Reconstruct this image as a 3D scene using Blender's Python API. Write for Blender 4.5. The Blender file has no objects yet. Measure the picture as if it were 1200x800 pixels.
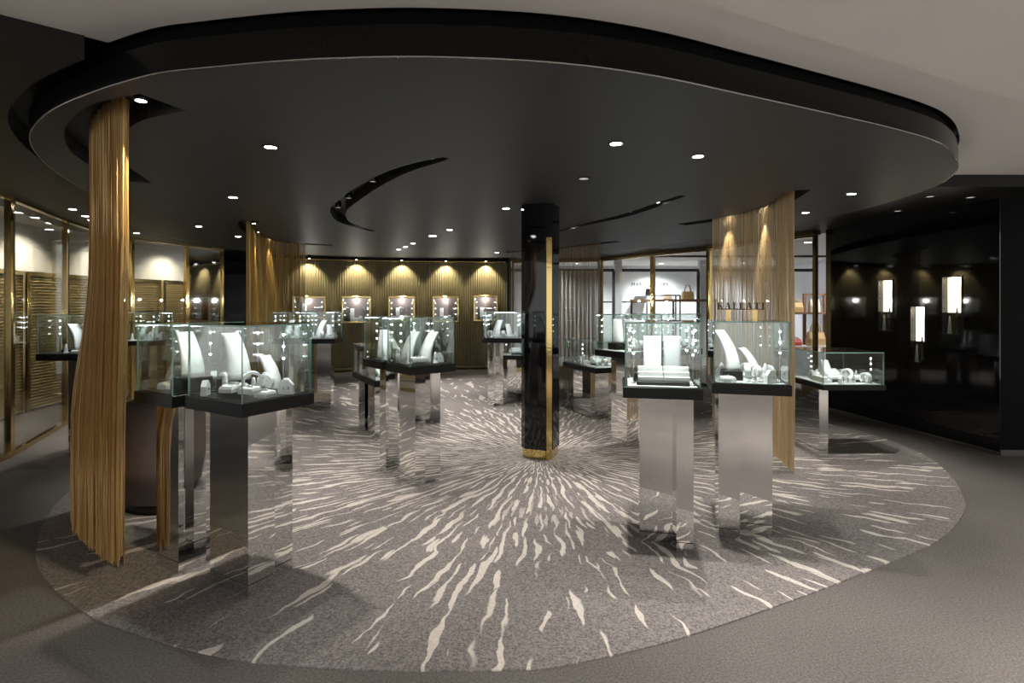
import bpy, bmesh, math, random
from mathutils import Vector, Matrix
from mathutils.bvhtree import BVHTree
random.seed(7)
PI = math.pi
scene = bpy.context.scene
COL = scene.collection

# ------------------------------------------------------------------ camera, world, exposure
F_PX, HOR, EYE = 640.0, 356.0, 1.60
cam_d = bpy.data.cameras.new('camera')
cam_d.sensor_width = 36.0
cam_d.lens = F_PX / 1200.0 * 36.0
cam_d.shift_y = -(400.0 - HOR) / 1200.0
cam_d.clip_start = 0.05
cam_o = bpy.data.objects.new('camera', cam_d)
COL.objects.link(cam_o)
cam_o.location = (0, 0, EYE)
cam_o.rotation_euler = (PI / 2, 0, 0)
scene.camera = cam_o

world = bpy.data.worlds.new('world')
scene.world = world
world.use_nodes = True
world.node_tree.nodes['Background'].inputs[0].default_value = (1.0, 0.985, 0.965, 1)
world.node_tree.nodes['Background'].inputs[1].default_value = 0.55

vs = scene.view_settings
vs.view_transform = 'Standard'
vs.look = 'None'
vs.exposure = 1.05
vs.gamma = 1.0
vs.use_curve_mapping = False
try:
    scene.cycles.transparent_max_bounces = 48
    scene.cycles.max_bounces = 9
    scene.cycles.glossy_bounces = 6
    scene.cycles.diffuse_bounces = 4
    scene.cycles.sample_clamp_indirect = 4.0
    scene.cycles.caustics_reflective = False
    scene.cycles.caustics_refractive = False
except Exception:
    pass

Z_DISC, Z_PERIM, Z_WHITE = 2.63, 2.72, 2.83


def at(px, py, z=0.0):
    """pixel of the 1200x800 frame -> point on the horizontal plane at height z"""
    y = F_PX * (EYE - z) / (py - HOR)
    return ((px - 600.0) * y / F_PX, y)


# ------------------------------------------------------------------ materials
MATS = {}


def new_mat(name):
    m = bpy.data.materials.new(name)
    m.use_nodes = True
    nt = m.node_tree
    return m, nt, nt.nodes['Principled BSDF'], nt.nodes['Material Output']


def mat(name, col, rough=0.5, metal=0.0, spec=0.5, coat=0.0, noise=0.06, nscale=30.0, bump=0.0, bscale=120.0, emit=None, es=0.0, coord='Object'):
    m, nt, b, out = new_mat(name)
    tc = nt.nodes.new('ShaderNodeTexCoord')
    n = nt.nodes.new('ShaderNodeTexNoise')
    n.inputs['Scale'].default_value = nscale
    n.inputs['Detail'].default_value = 4
    nt.links.new(tc.outputs[coord], n.inputs['Vector'])
    mix = nt.nodes.new('ShaderNodeMix')
    mix.data_type = 'RGBA'
    lo = [max(0, c * (1 - noise)) for c in col]
    hi = [min(1, c * (1 + noise)) for c in col]
    mix.inputs[6].default_value = (*lo, 1)
    mix.inputs[7].default_value = (*hi, 1)
    nt.links.new(n.outputs['Fac'], mix.inputs[0])
    nt.links.new(mix.outputs[2], b.inputs['Base Color'])
    b.inputs['Roughness'].default_value = rough
    b.inputs['Metallic'].default_value = metal
    b.inputs['Specular IOR Level'].default_value = spec
    b.inputs['Coat Weight'].default_value = coat
    b.inputs['Coat Roughness'].default_value = 0.03
    if bump:
        n2 = nt.nodes.new('ShaderNodeTexNoise')
        n2.inputs['Scale'].default_value = bscale
        nt.links.new(tc.outputs[coord], n2.inputs['Vector'])
        bp = nt.nodes.new('ShaderNodeBump')
        bp.inputs['Strength'].default_value = bump
        bp.inputs['Distance'].default_value = 0.01
        nt.links.new(n2.outputs['Fac'], bp.inputs['Height'])
        nt.links.new(bp.outputs['Normal'], b.inputs['Normal'])
    if emit:
        b.inputs['Emission Color'].default_value = (*emit, 1)
        b.inputs['Emission Strength'].default_value = es
    MATS[name] = m
    return m


def glass_mat(name, tint, refl=1.0, ior=1.5, rough=0.0):
    m, nt, b, out = new_mat(name)
    nt.nodes.remove(b)
    tr = nt.nodes.new('ShaderNodeBsdfTransparent')
    gl = nt.nodes.new('ShaderNodeBsdfGlossy')
    gl.inputs['Roughness'].default_value = rough
    fr = nt.nodes.new('ShaderNodeFresnel')
    geo = nt.nodes.new('ShaderNodeNewGeometry')
    iorm = nt.nodes.new('ShaderNodeMix')
    iorm.data_type = 'FLOAT'
    iorm.inputs[2].default_value = ior
    iorm.inputs[3].default_value = 1.0 / ior          # same reflectance from either side of a thin pane
    nt.links.new(geo.outputs['Backfacing'], iorm.inputs[0])
    nt.links.new(iorm.outputs[0], fr.inputs['IOR'])
    n = nt.nodes.new('ShaderNodeTexNoise')
    n.inputs['Scale'].default_value = 3.0
    mx = nt.nodes.new('ShaderNodeMix')
    mx.data_type = 'RGBA'
    mx.inputs[6].default_value = (*[c * 0.99 for c in tint], 1)
    mx.inputs[7].default_value = (*tint, 1)
    nt.links.new(n.outputs['Fac'], mx.inputs[0])
    nt.links.new(mx.outputs[2], tr.inputs['Color'])
    mul = nt.nodes.new('ShaderNodeMath')
    mul.operation = 'MULTIPLY'
    mul.inputs[1].default_value = refl
    nt.links.new(fr.outputs[0], mul.inputs[0])
    ms = nt.nodes.new('ShaderNodeMixShader')
    nt.links.new(mul.outputs[0], ms.inputs[0])
    nt.links.new(tr.outputs[0], ms.inputs[1])
    nt.links.new(gl.outputs[0], ms.inputs[2])
    nt.links.new(ms.outputs[0], out.inputs['Surface'])
    MATS[name] = m
    return m


mat('black_gloss', (0.006, 0.006, 0.007), 0.04, spec=0.6, noise=0.2, nscale=4)
mat('black_wall', (0.005, 0.005, 0.006), 0.045, spec=0.55, noise=0.2, nscale=3)
mat('black_matte', (0.012, 0.012, 0.013), 0.5, noise=0.2)
mat('black_void', (0.004, 0.004, 0.004), 0.6, spec=0.08, noise=0.2)
mat('black_tray', (0.007, 0.0075, 0.0075), 0.35, spec=0.25, noise=0.15, nscale=60)
mat('ceiling_dark', (0.032, 0.033, 0.036), 0.5, spec=0.4, noise=0.05, nscale=2)
mat('ceiling_perim', (0.012, 0.012, 0.012), 0.5, spec=0.3, noise=0.05, nscale=2)
mat('ceiling_white', (0.86, 0.84, 0.81), 0.8, noise=0.02, nscale=3)
mat('fascia_black', (0.006, 0.006, 0.006), 0.2, spec=0.2, noise=0.1)
mat('chrome', (0.80, 0.80, 0.79), 0.03, metal=1.0, noise=0.01, nscale=2)
mat('silver_trim', (0.42, 0.42, 0.41), 0.2, metal=1.0, noise=0.03)
mat('steel', (0.45, 0.45, 0.44), 0.25, metal=1.0, noise=0.05)
mat('gold_metal', (0.62, 0.46, 0.20), 0.14, metal=1.0, noise=0.06, nscale=12)
mat('gold_mirror', (0.72, 0.55, 0.22), 0.10, metal=1.0, noise=0.05, nscale=8, bump=0.05, bscale=40)
mat('bronze', (0.16, 0.11, 0.06), 0.3, metal=0.8, noise=0.1)
mat('bronze_letter', (0.035, 0.025, 0.018), 0.3, metal=0.6, noise=0.1)
mat('string_gold', (0.66, 0.43, 0.17), 0.38, metal=0.3, noise=0.12, nscale=14)
mat('string_sheer', (0.74, 0.56, 0.32), 0.4, metal=0.3, noise=0.1, nscale=14)
mat('string_olive', (0.44, 0.29, 0.09), 0.40, metal=0.45, noise=0.2, nscale=14)
mat('string_bronze', (0.36, 0.24, 0.12), 0.42, metal=0.4, noise=0.2, nscale=14)
mat('drape_gold', (0.30, 0.25, 0.135), 0.6, metal=0.05, noise=0.1, nscale=10, bump=0.1, bscale=200)
mat('slat_gold', (0.52, 0.41, 0.19), 0.4, metal=0.1, noise=0.12, nscale=8)
mat('white_display', (0.80, 0.80, 0.78), 0.55, noise=0.02)
mat('white_lining', (0.62, 0.63, 0.62), 0.7, noise=0.03)
mat('grey_easel', (0.40, 0.41, 0.41), 0.6, noise=0.04)
mat('upholstery', (0.17, 0.135, 0.125), 0.85, noise=0.12, nscale=40, bump=0.15, bscale=300)
mat('upholstery_piping', (0.26, 0.24, 0.23), 0.6, noise=0.08)
mat('niche_cream', (0.85, 0.74, 0.60), 0.6, noise=0.02, emit=(1.0, 0.86, 0.68), es=1.5)
mat('niche_plum', (0.055, 0.036, 0.034), 0.5, noise=0.1)
mat('shop_white', (0.72, 0.73, 0.76), 0.7, noise=0.02)
mat('shop_curtain', (0.60, 0.58, 0.56), 0.8, noise=0.04)
mat('shop_dark', (0.045, 0.04, 0.035), 0.5, noise=0.1)
mat('wood_brown', (0.20, 0.10, 0.055), 0.5, noise=0.25, nscale=20)
mat('tan_leather', (0.56, 0.36, 0.16), 0.5, noise=0.3, nscale=25)
mat('red_leather', (0.45, 0.05, 0.04), 0.45, noise=0.1)
mat('cream_leather', (0.72, 0.62, 0.46), 0.5, noise=0.1)
mat('mall_stone', (0.24, 0.23, 0.22), 0.3, noise=0.08, nscale=2)
mat('grey_mirror', (0.42, 0.43, 0.44), 0.05, metal=1.0, noise=0.25, nscale=2.5)
mat('glass_edge', (0.26, 0.46, 0.39), 0.12, noise=0.1, nscale=20)
mat('lamp_white', (1, 1, 1), 0.5, emit=(1.0, 0.96, 0.9), es=7.0, noise=0.0)
mat('lamp_dim', (1, 1, 1), 0.5, emit=(1.0, 0.95, 0.88), es=0.04, noise=0.0)
mat('led_white', (1, 1, 1), 0.5, emit=(0.92, 0.97, 1.0), es=9.0, noise=0.0)
mat('jewel_silver', (0.85, 0.85, 0.86), 0.12, metal=1.0, noise=0.03)
glass_mat('case_glass', (0.952, 0.982, 0.972), 1.8, 1.5)
glass_mat('shop_glass', (0.90, 0.91, 0.89), 1.6, 1.5)


def carpet_mats():
    # plain outer carpet
    m, nt, b, out = new_mat('carpet_plain')
    tc = nt.nodes.new('ShaderNodeTexCoord')
    n1 = nt.nodes.new('ShaderNodeTexNoise')
    n1.inputs['Scale'].default_value = 95
    n1.inputs['Detail'].default_value = 5
    n1.inputs['Roughness'].default_value = 0.75
    n2 = nt.nodes.new('ShaderNodeTexNoise')
    n2.inputs['Scale'].default_value = 1.6
    n2.inputs['Detail'].default_value = 3
    for n in (n1, n2):
        nt.links.new(tc.outputs['Object'], n.inputs['Vector'])
    r = nt.nodes.new('ShaderNodeValToRGB')
    r.color_ramp.elements[0].position = 0.36
    r.color_ramp.elements[0].color = (0.078, 0.069, 0.063, 1)
    r.color_ramp.elements[1].position = 0.66
    r.color_ramp.elements[1].color = (0.182, 0.164, 0.15, 1)
    nt.links.new(n1.outputs['Fac'], r.inputs[0])
    mx = nt.nodes.new('ShaderNodeMix')
    mx.data_type = 'RGBA'
    mx.blend_type = 'MULTIPLY'
    mx.inputs[0].default_value = 0.5
    r2 = nt.nodes.new('ShaderNodeValToRGB')
    r2.color_ramp.elements[0].position = 0.3
    r2.color_ramp.elements[0].color = (0.72, 0.72, 0.72, 1)
    r2.color_ramp.elements[1].position = 0.7
    nt.links.new(n2.outputs['Fac'], r2.inputs[0])
    nt.links.new(r.outputs[0], mx.inputs[6])
    nt.links.new(r2.outputs[0], mx.inputs[7])
    nt.links.new(mx.outputs[2], b.inputs['Base Color'])
    b.inputs['Roughness'].default_value = 0.95
    b.inputs['Specular IOR Level'].default_value = 0.15
    bp = nt.nodes.new('ShaderNodeBump')
    bp.inputs['Strength'].default_value = 0.35
    bp.inputs['Distance'].default_value = 0.006
    nt.links.new(n1.outputs['Fac'], bp.inputs['Height'])
    nt.links.new(bp.outputs[0], b.inputs['Normal'])
    MATS['carpet_plain'] = m

    # starburst carpet: cream streaks that run out from the column's foot
    m, nt, b, out = new_mat('carpet_burst')
    N, L = nt.nodes.new, nt.links.new

    def math_(op, a=None, c=None, v0=None, v1=None, clamp=False):
        n = N('ShaderNodeMath')
        n.operation = op
        n.use_clamp = clamp
        if a is not None:
            L(a, n.inputs[0])
        if c is not None:
            L(c, n.inputs[1])
        if v0 is not None:
            n.inputs[0].default_value = v0
        if v1 is not None:
            n.inputs[1].default_value = v1
        return n.outputs[0]
    tc = N('ShaderNodeTexCoord')
    wob = N('ShaderNodeTexNoise')
    wob.inputs['Scale'].default_value = 3.4
    wob.inputs['Detail'].default_value = 2.5
    L(tc.outputs['Object'], wob.inputs['Vector'])
    sub = N('ShaderNodeVectorMath')
    sub.operation = 'SUBTRACT'
    L(wob.outputs['Color'], sub.inputs[0])
    sub.inputs[1].default_value = (0.5, 0.5, 0.5)
    sep0 = N('ShaderNodeSeparateXYZ')
    L(tc.outputs['Object'], sep0.inputs[0])
    rr0 = math_('SQRT', math_('ADD', math_('MULTIPLY', sep0.outputs[0], sep0.outputs[0]), math_('MULTIPLY', sep0.outputs[1], sep0.outputs[1])))
    amp = math_('MULTIPLY', rr0, v1=0.06)
    sc = N('ShaderNodeVectorMath')
    sc.operation = 'SCALE'
    L(sub.outputs[0], sc.inputs[0])
    L(amp, sc.inputs['Scale'])
    add = N('ShaderNodeVectorMath')
    add.operation = 'ADD'
    L(tc.outputs['Object'], add.inputs[0])
    L(sc.outputs[0], add.inputs[1])
    sep = N('ShaderNodeSeparateXYZ')
    L(add.outputs[0], sep.inputs[0])
    x, y = sep.outputs[0], sep.outputs[1]
    r = math_('SQRT', math_('ADD', math_('MULTIPLY', x, x), math_('MULTIPLY', y, y)))
    r = math_('MAXIMUM', r, v1=0.05)
    cx, sy = math_('DIVIDE', x, r), math_('DIVIDE', y, r)
    lnr = math_('LOGARITHM', r, v1=2.718281828)

    def polar_noise(k, mz, detail, off):
        cmb = N('ShaderNodeCombineXYZ')
        L(math_('MULTIPLY', cx, v1=k), cmb.inputs[0])
        L(math_('MULTIPLY', sy, v1=k), cmb.inputs[1])
        L(math_('ADD', math_('MULTIPLY', lnr, v1=mz), v1=off), cmb.inputs[2])
        n = N('ShaderNodeTexNoise')
        n.inputs['Scale'].default_value = 1.0
        n.inputs['Detail'].default_value = detail
        n.inputs['Roughness'].default_value = 0.4
        L(cmb.outputs[0], n.inputs['Vector'])
        return n.outputs['Fac']
    th = math_('ARCTAN2', y, x)
    a = polar_noise(38.0, 5.0, 1.5, 0.0)
    b2 = polar_noise(60.0, 8.0, 1.5, 9.0)
    ph1 = math_('MULTIPLY', polar_noise(5.0, 2.2, 1.0, 3.0), v1=13.0)
    ph2 = math_('MULTIPLY', polar_noise(7.0, 3.0, 1.0, 5.0), v1=14.0)
    sn1 = math_('SINE', math_('ADD', math_('MULTIPLY', th, v1=96.0), ph1))
    sn2 = math_('SINE', math_('ADD', math_('MULTIPLY', th, v1=176.0), ph2))
    mr = N('ShaderNodeMapRange')
    mr.inputs['From Min'].default_value = 0.3
    mr.inputs['From Max'].default_value = 3.0
    mr.inputs['To Min'].default_value = 0.02
    mr.inputs['To Max'].default_value = 0.215
    L(r, mr.inputs['Value'])
    far = N('ShaderNodeMapRange')
    far.inputs['From Min'].default_value = 0.9
    far.inputs['From Max'].default_value = 2.2
    L(r, far.inputs['Value'])

    def streak_layer(nz, sn, extra):
        v = math_('ADD', math_('SUBTRACT', nz, v1=0.5), math_('MULTIPLY', sn, v1=0.13))
        d_ = math_('SUBTRACT', v, math_('ADD', mr.outputs[0], v1=extra))
        return math_('MULTIPLY', d_, v1=30.0, clamp=True)
    st = streak_layer(a, sn1, 0.0)
    st2 = math_('MULTIPLY', streak_layer(b2, sn2, -0.005), far.outputs[0])
    near_w = math_('MULTIPLY', st, math_('SUBTRACT', None, math_('MULTIPLY', far.outputs[0], v1=0.05), v0=1.0))
    streak = math_('MAXIMUM', near_w, st2)
    # fleck
    fl = N('ShaderNodeTexNoise')
    fl.inputs['Scale'].default_value = 75
    fl.inputs['Detail'].default_value = 5
    fl.inputs['Roughness'].default_value = 0.8
    L(tc.outputs['Object'], fl.inputs['Vector'])
    rp = N('ShaderNodeValToRGB')
    rp.color_ramp.elements[0].position = 0.38
    rp.color_ramp.elements[0].color = (0.092, 0.082, 0.077, 1)
    rp.color_ramp.elements[1].position = 0.64
    rp.color_ramp.elements[1].color = (0.285, 0.258, 0.242, 1)
    L(fl.outputs['Fac'], rp.inputs[0])
    rp2 = N('ShaderNodeValToRGB')
    rp2.color_ramp.elements[0].position = 0.3
    rp2.color_ramp.elements[0].color = (0.42, 0.375, 0.325, 1)
    rp2.color_ramp.elements[1].position = 0.7
    rp2.color_ramp.elements[1].color = (0.64, 0.585, 0.52, 1)
    L(fl.outputs['Fac'], rp2.inputs[0])
    mx = N('ShaderNodeMix')
    mx.data_type = 'RGBA'
    L(streak, mx.inputs[0])
    L(rp.outputs[0], mx.inputs[6])
    L(rp2.outputs[0], mx.inputs[7])
    L(mx.outputs[2], b.inputs['Base Color'])
    b.inputs['Roughness'].default_value = 0.95
    b.inputs['Specular IOR Level'].default_value = 0.15
    bp = N('ShaderNodeBump')
    bp.inputs['Strength'].default_value = 0.35
    bp.inputs['Distance'].default_value = 0.006
    L(math_('ADD', fl.outputs['Fac'], math_('MULTIPLY', streak, v1=0.6)), bp.inputs['Height'])
    L(bp.outputs[0], b.inputs['Normal'])
    MATS['carpet_burst'] = m


carpet_mats()


# ------------------------------------------------------------------ mesh helpers
class MB:
    def __init__(self):
        self.v, self.f, self.m, self.s = [], [], [], []

    def add(self, verts, faces, mi=0, smooth=False):
        o = len(self.v)
        self.v += [tuple(p) for p in verts]
        for f in faces:
            self.f.append(tuple(i + o for i in f))
            self.m.append(mi)
            self.s.append(smooth)
        return self

    def box(self, x0, x1, y0, y1, z0, z1, mi=0, M=None):
        vs_ = [(x0, y0, z0), (x1, y0, z0), (x1, y1, z0), (x0, y1, z0), (x0, y0, z1), (x1, y0, z1), (x1, y1, z1), (x0, y1, z1)]
        if M is not None:
            vs_ = [tuple(M @ Vector(p)) for p in vs_]
        return self.add(vs_, [(3, 2, 1, 0), (4, 5, 6, 7), (0, 1, 5, 4), (1, 2, 6, 5), (2, 3, 7, 6), (3, 0, 4, 7)], mi)

    def bbox(self, x0, x1, y0, y1, z0, z1, b=0.004, mi=0):
        """box with chamfered vertical and horizontal edges"""
        bm = bmesh.new()
        bmesh.ops.create_cube(bm, size=1)
        for v in bm.verts:
            v.co = (x0 + (v.co.x + .5) * (x1 - x0), y0 + (v.co.y + .5) * (y1 - y0), z0 + (v.co.z + .5) * (z1 - z0))
        bmesh.ops.bevel(bm, geom=bm.edges[:], offset=b, segments=1, affect='EDGES')
        bm.verts.index_update()
        self.add([v.co[:] for v in bm.verts], [[v.index for v in f.verts] for f in bm.faces], mi)
        bm.free()
        return self

    def prism(self, out, z0, z1, mi=0, smooth=False):
        n = len(out)
        a = sum(out[i][0] * out[(i + 1) % n][1] - out[(i + 1) % n][0] * out[i][1] for i in range(n))
        if a < 0:
            out = out[::-1]
        vs_ = [(p[0], p[1], z0) for p in out] + [(p[0], p[1], z1) for p in out]
        self.add(vs_, [tuple(range(n - 1, -1, -1)), tuple(range(n, 2 * n))], mi)
        o = len(self.v) - 2 * n
        for i in range(n):
            j = (i + 1) % n
            self.f.append((o + i, o + j, o + n + j, o + n + i))
            self.m.append(mi)
            self.s.append(smooth)
        return self

    def tube(self, path, r, n=8, mi=0, caps=True, smooth=True):
        pts = [Vector(p) for p in path]
        k = len(pts)
        rs = r if isinstance(r, (list, tuple)) else [r] * k
        vs_, fs = [], []
        ref = Vector((0, 0, 1))
        for i, p in enumerate(pts):
            t = (pts[min(i + 1, k - 1)] - pts[max(i - 1, 0)]).normalized()
            u = t.cross(ref)
            if u.length < 1e-4:
                u = t.cross(Vector((1, 0, 0)))
            u.normalize()
            w = t.cross(u)
            for q in range(n):
                an = 2 * PI * q / n
                vs_.append(p + (u * math.cos(an) + w * math.sin(an)) * rs[i])
        for i in range(k - 1):
            for q in range(n):
                q2 = (q + 1) % n
                fs.append((i * n + q, i * n + q2, (i + 1) * n + q2, (i + 1) * n + q))
        self.add(vs_, fs, mi, smooth)
        if caps:
            o = len(self.v) - len(vs_)
            self.f.append(tuple(o + q for q in range(n - 1, -1, -1)))
            self.f.append(tuple(o + (k - 1) * n + q for q in range(n)))
            self.m += [mi, mi]
            self.s += [False, False]
        return self

    def lathe(self, prof, n=24, mi=0, c=(0, 0, 0), smooth=True):
        vs_, fs = [], []
        for (r, z) in prof:
            for q in range(n):
                an = 2 * PI * q / n
                vs_.append((c[0] + r * math.cos(an), c[1] + r * math.sin(an), c[2] + z))
        for i in range(len(prof) - 1):
            for q in range(n):
                q2 = (q + 1) % n
                fs.append((i * n + q, i * n + q2, (i + 1) * n + q2, (i + 1) * n + q))
        self.add(vs_, fs, mi, smooth)
        o = len(self.v) - len(vs_)
        if prof[0][0] > 1e-4:
            self.f.append(tuple(o + q for q in range(n - 1, -1, -1)))
            self.m.append(mi)
            self.s.append(False)
        if prof[-1][0] > 1e-4:
            self.f.append(tuple(o + (len(prof) - 1) * n + q for q in range(n)))
            self.m.append(mi)
            self.s.append(False)
        return self

    def sweep(self, loop_rows, mi=0, smooth=True, closed=True):
        """rows of equal-length point loops joined into a skin"""
        n = len(loop_rows[0])
        vs_ = [p for row in loop_rows for p in row]
        fs = []
        for i in range(len(loop_rows) - 1):
            for q in range(n if closed else n - 1):
                q2 = (q + 1) % n
                fs.append((i * n + q, i * n + q2, (i + 1) * n + q2, (i + 1) * n + q))
        self.add(vs_, fs, mi, smooth)
        if closed:
            o = len(self.v) - len(vs_)
            self.f.append(tuple(o + q for q in range(n - 1, -1, -1)))
            self.f.append(tuple(o + (len(loop_rows) - 1) * n + q for q in range(n)))
            self.m += [mi, mi]
            self.s += [False, False]
        return self

    def mesh(self, name, mats):
        me = bpy.data.meshes.new(name)
        me.from_pydata(self.v, [], self.f)
        for mm in (mats if isinstance(mats, (list, tuple)) else [mats]):
            me.materials.append(MATS[mm])
        for p, mi, s in zip(me.polygons, self.m, self.s):
            p.material_index = mi
            p.use_smooth = s
        bm = bmesh.new()
        bm.from_mesh(me)
        bmesh.ops.recalc_face_normals(bm, faces=bm.faces[:])
        bm.to_mesh(me)
        bm.free()
        me.update()
        return me

    def build(self, name, mats, parent=None, loc=(0, 0, 0), rz=0.0):
        o = bpy.data.objects.new(name, self.mesh(name, mats))
        COL.objects.link(o)
        o.location = loc
        o.rotation_euler = (0, 0, rz)
        if parent is not None:
            o.parent = parent
        return o


def link_mesh(name, me, parent=None, loc=(0, 0, 0), rz=0.0):
    o = bpy.data.objects.new(name, me)
    COL.objects.link(o)
    o.location = loc
    o.rotation_euler = (0, 0, rz)
    if parent is not None:
        o.parent = parent
    return o


def tag(o, label=None, cat=None, group=None, kind=None):
    if label:
        o['label'] = label
    if cat:
        o['category'] = cat
    if group:
        o['group'] = group
    if kind:
        o['kind'] = kind
    return o


def empty(name, loc=(0, 0, 0), rz=0.0):
    o = bpy.data.objects.new(name, None)
    COL.objects.link(o)
    o.empty_display_size = 0.1
    o.location = loc
    o.rotation_euler = (0, 0, rz)
    return o


def struct(o):
    o['kind'] = 'structure'
    return o


def spline(pts, per=8, closed=True):
    """Catmull-Rom through 2-D points"""
    n = len(pts)
    out = []
    rng = n if closed else n - 1
    for i in range(rng):
        if closed:
            p0, p1, p2, p3 = pts[i - 1], pts[i], pts[(i + 1) % n], pts[(i + 2) % n]
        else:
            p0, p1, p2, p3 = pts[max(i - 1, 0)], pts[i], pts[i + 1], pts[min(i + 2, n - 1)]
        for k in range(per):
            t = k / per
            out.append(tuple(0.5 * (2 * p1[d] + (p2[d] - p0[d]) * t + (2 * p0[d] - 5 * p1[d] + 4 * p2[d] - p3[d]) * t * t + (3 * p1[d] - p0[d] - 3 * p2[d] + p3[d]) * t ** 3) for d in range(len(p1))))
    if not closed:
        out.append(tuple(pts[-1]))
    return out


def offset(out, d):
    """offset closed outline outward by d (counter-clockwise outline)"""
    n = len(out)
    res = []
    for i in range(n):
        a, b = out[i - 1], out[(i + 1) % n]
        tx, ty = b[0] - a[0], b[1] - a[1]
        l = math.hypot(tx, ty) or 1
        res.append((out[i][0] + ty / l * d, out[i][1] - tx / l * d))
    return res


def ccw(out):
    n = len(out)
    a = sum(out[i][0] * out[(i + 1) % n][1] - out[(i + 1) % n][0] * out[i][1] for i in range(n))
    return out if a > 0 else out[::-1]


def band(path, w):
    """flat ribbon outline of width w along an open 2-D path"""
    L_, R_ = [], []
    n = len(path)
    for i in range(n):
        a, b = path[max(i - 1, 0)], path[min(i + 1, n - 1)]
        tx, ty = b[0] - a[0], b[1] - a[1]
        l = math.hypot(tx, ty) or 1
        ww = w(i / (n - 1)) if callable(w) else w
        L_.append((path[i][0] - ty / l * ww / 2, path[i][1] + tx / l * ww / 2))
        R_.append((path[i][0] + ty / l * ww / 2, path[i][1] - tx / l * ww / 2))
    return L_ + R_[::-1]


def boolean_cut(target, cutters):
    for c in cutters:
        md = target.modifiers.new('cut', 'BOOLEAN')
        md.operation = 'DIFFERENCE'
        md.solver = 'EXACT'
        md.object = c
        try:
            md.material_mode = 'TRANSFER'
        except Exception:
            pass
    dg = bpy.context.evaluated_depsgraph_get()
    me = bpy.data.meshes.new_from_object(target.evaluated_get(dg))
    target.modifiers.clear()
    target.data = me
    for c in cutters:
        bpy.data.objects.remove(c, do_unlink=True)


def spot(name, loc, target, energy, size=60, blend=0.6, col=(1, 0.93, 0.84), radius=0.03, parent=None):
    ld = bpy.data.lights.new(name, 'SPOT')
    ld.energy = energy
    ld.spot_size = math.radians(size)
    ld.spot_blend = blend
    ld.color = col
    ld.shadow_soft_size = radius
    o = bpy.data.objects.new(name, ld)
    COL.objects.link(o)
    o.location = loc
    d = Vector(target) - Vector(loc)
    o.rotation_euler = d.to_track_quat('-Z', 'Y').to_euler()
    if parent is not None:
        o.parent = parent
    return o


# ------------------------------------------------------------------ plan outlines
disc_px = [(500, 67), (640, 73), (760, 88), (870, 111), (961, 131), (1031, 147), (1083, 161), (1108, 172), (1120, 186), (1119, 202), (1090, 221), (1017, 244), (932, 263)]
disc_pts = [at(x, y, Z_DISC) for x, y in disc_px] + [(3.12, 8.67), (2.35, 10.1), (1.3, 11.4), (-0.1, 12.1), (-2.3, 12.15), (-4.2, 11.5), (-5.25, 9.98), (-5.30, 8.56)] + \
    [at(x, y, Z_DISC) for x, y in [(152, 262), (112, 232), (67, 202), (43, 180), (35, 160), (47, 140), (73, 123), (110, 108), (143, 97), (187, 86), (240, 80), (330, 72), (400, 68.5)]]
DISC = ccw(spline(disc_pts, 6))
carpet_px = [(600, 786), (671, 779), (800, 748), (948, 697), (1041, 660), (1101, 633), (1127, 606), (1130, 587), (1114, 558), (1080, 532), (1020, 509), (969, 497)]
carpet_pts = [at(x, y) for x, y in carpet_px] + [(3.6, 8.8), (2.6, 10.4), (1.0, 11.4), (-1.0, 11.7), (-3.0, 11.2), (-4.3, 9.8), (-4.75, 8.2), (-4.5, 6.5)] + \
    [at(x, y) for x, y in [(89, 570), (57, 603), (42, 650), (61, 688), (107, 724), (139, 737), (213, 760), (267, 772), (317, 779), (440, 786.5)]]
CARPET = ccw(spline(carpet_pts, 6))
COLX, COLY = 0.30, 5.76      # centre of the black column

# ------------------------------------------------------------------ floor
fl = MB()
fl.prism([(-12, -7), (12, -7), (12, 14.2), (-12, 14.2)], -0.1, 0.0)
struct(fl.build('floor', 'carpet_plain'))
ml = MB()
ml.prism([(-12, 14.205), (14, 14.205), (14, 24), (-12, 24)], -0.1, 0.0)
struct(ml.build('floor_mall', 'mall_stone'))
cp = MB()
cp.prism([(x - COLX, y - COLY) for x, y in CARPET], 0.0005, 0.008)
tag(cp.build('carpet', 'carpet_burst', loc=(COLX, COLY, 0)), 'large oval grey carpet with cream starburst streaks around the black column', 'carpet')

# ------------------------------------------------------------------ ceilings
slot_defs = []


def slot_path(px, z=Z_DISC):
    return spline([at(x, y, z) for x, y in px], 5, closed=False)


S1_SLOT = spline([(-1.78, 2.80), (-2.1, 2.93), (-2.36, 3.13), (-2.62, 3.40), (-2.86, 3.74), (-3.02, 4.1), (-3.12, 4.4), (-3.2, 4.62)], 5, closed=False)
S2_SLOT = spline([(-3.22, 6.75), (-3.45, 7.1), (-3.76, 7.9), (-3.93, 8.6), (-3.85, 9.1), (-3.45, 9.45), (-3.15, 9.6)], 5, closed=False)
S3_SLOT = spline([(2.60, 4.95), (2.68, 5.3), (2.75, 5.8), (2.67, 6.34), (2.47, 6.73), (2.20, 7.09)], 5, closed=False)
S4_SLOT = spline([(-0.15, 10.85), (0.5, 10.5), (0.92, 10.05), (1.5, 9.28), (1.75, 9.0)], 5, closed=False)
LARC = slot_path([(523, 185), (470, 200), (430, 220), (405, 238), (396, 248), (405, 261), (438, 271)])
RARC = slot_path([(800, 229), (770, 240), (730, 253), (690, 262), (655, 271)])
disc = MB()
disc.prism(DISC, Z_DISC, 2.765)
disc_o = disc.build('ceiling', 'ceiling_dark')
cutters = []
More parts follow.
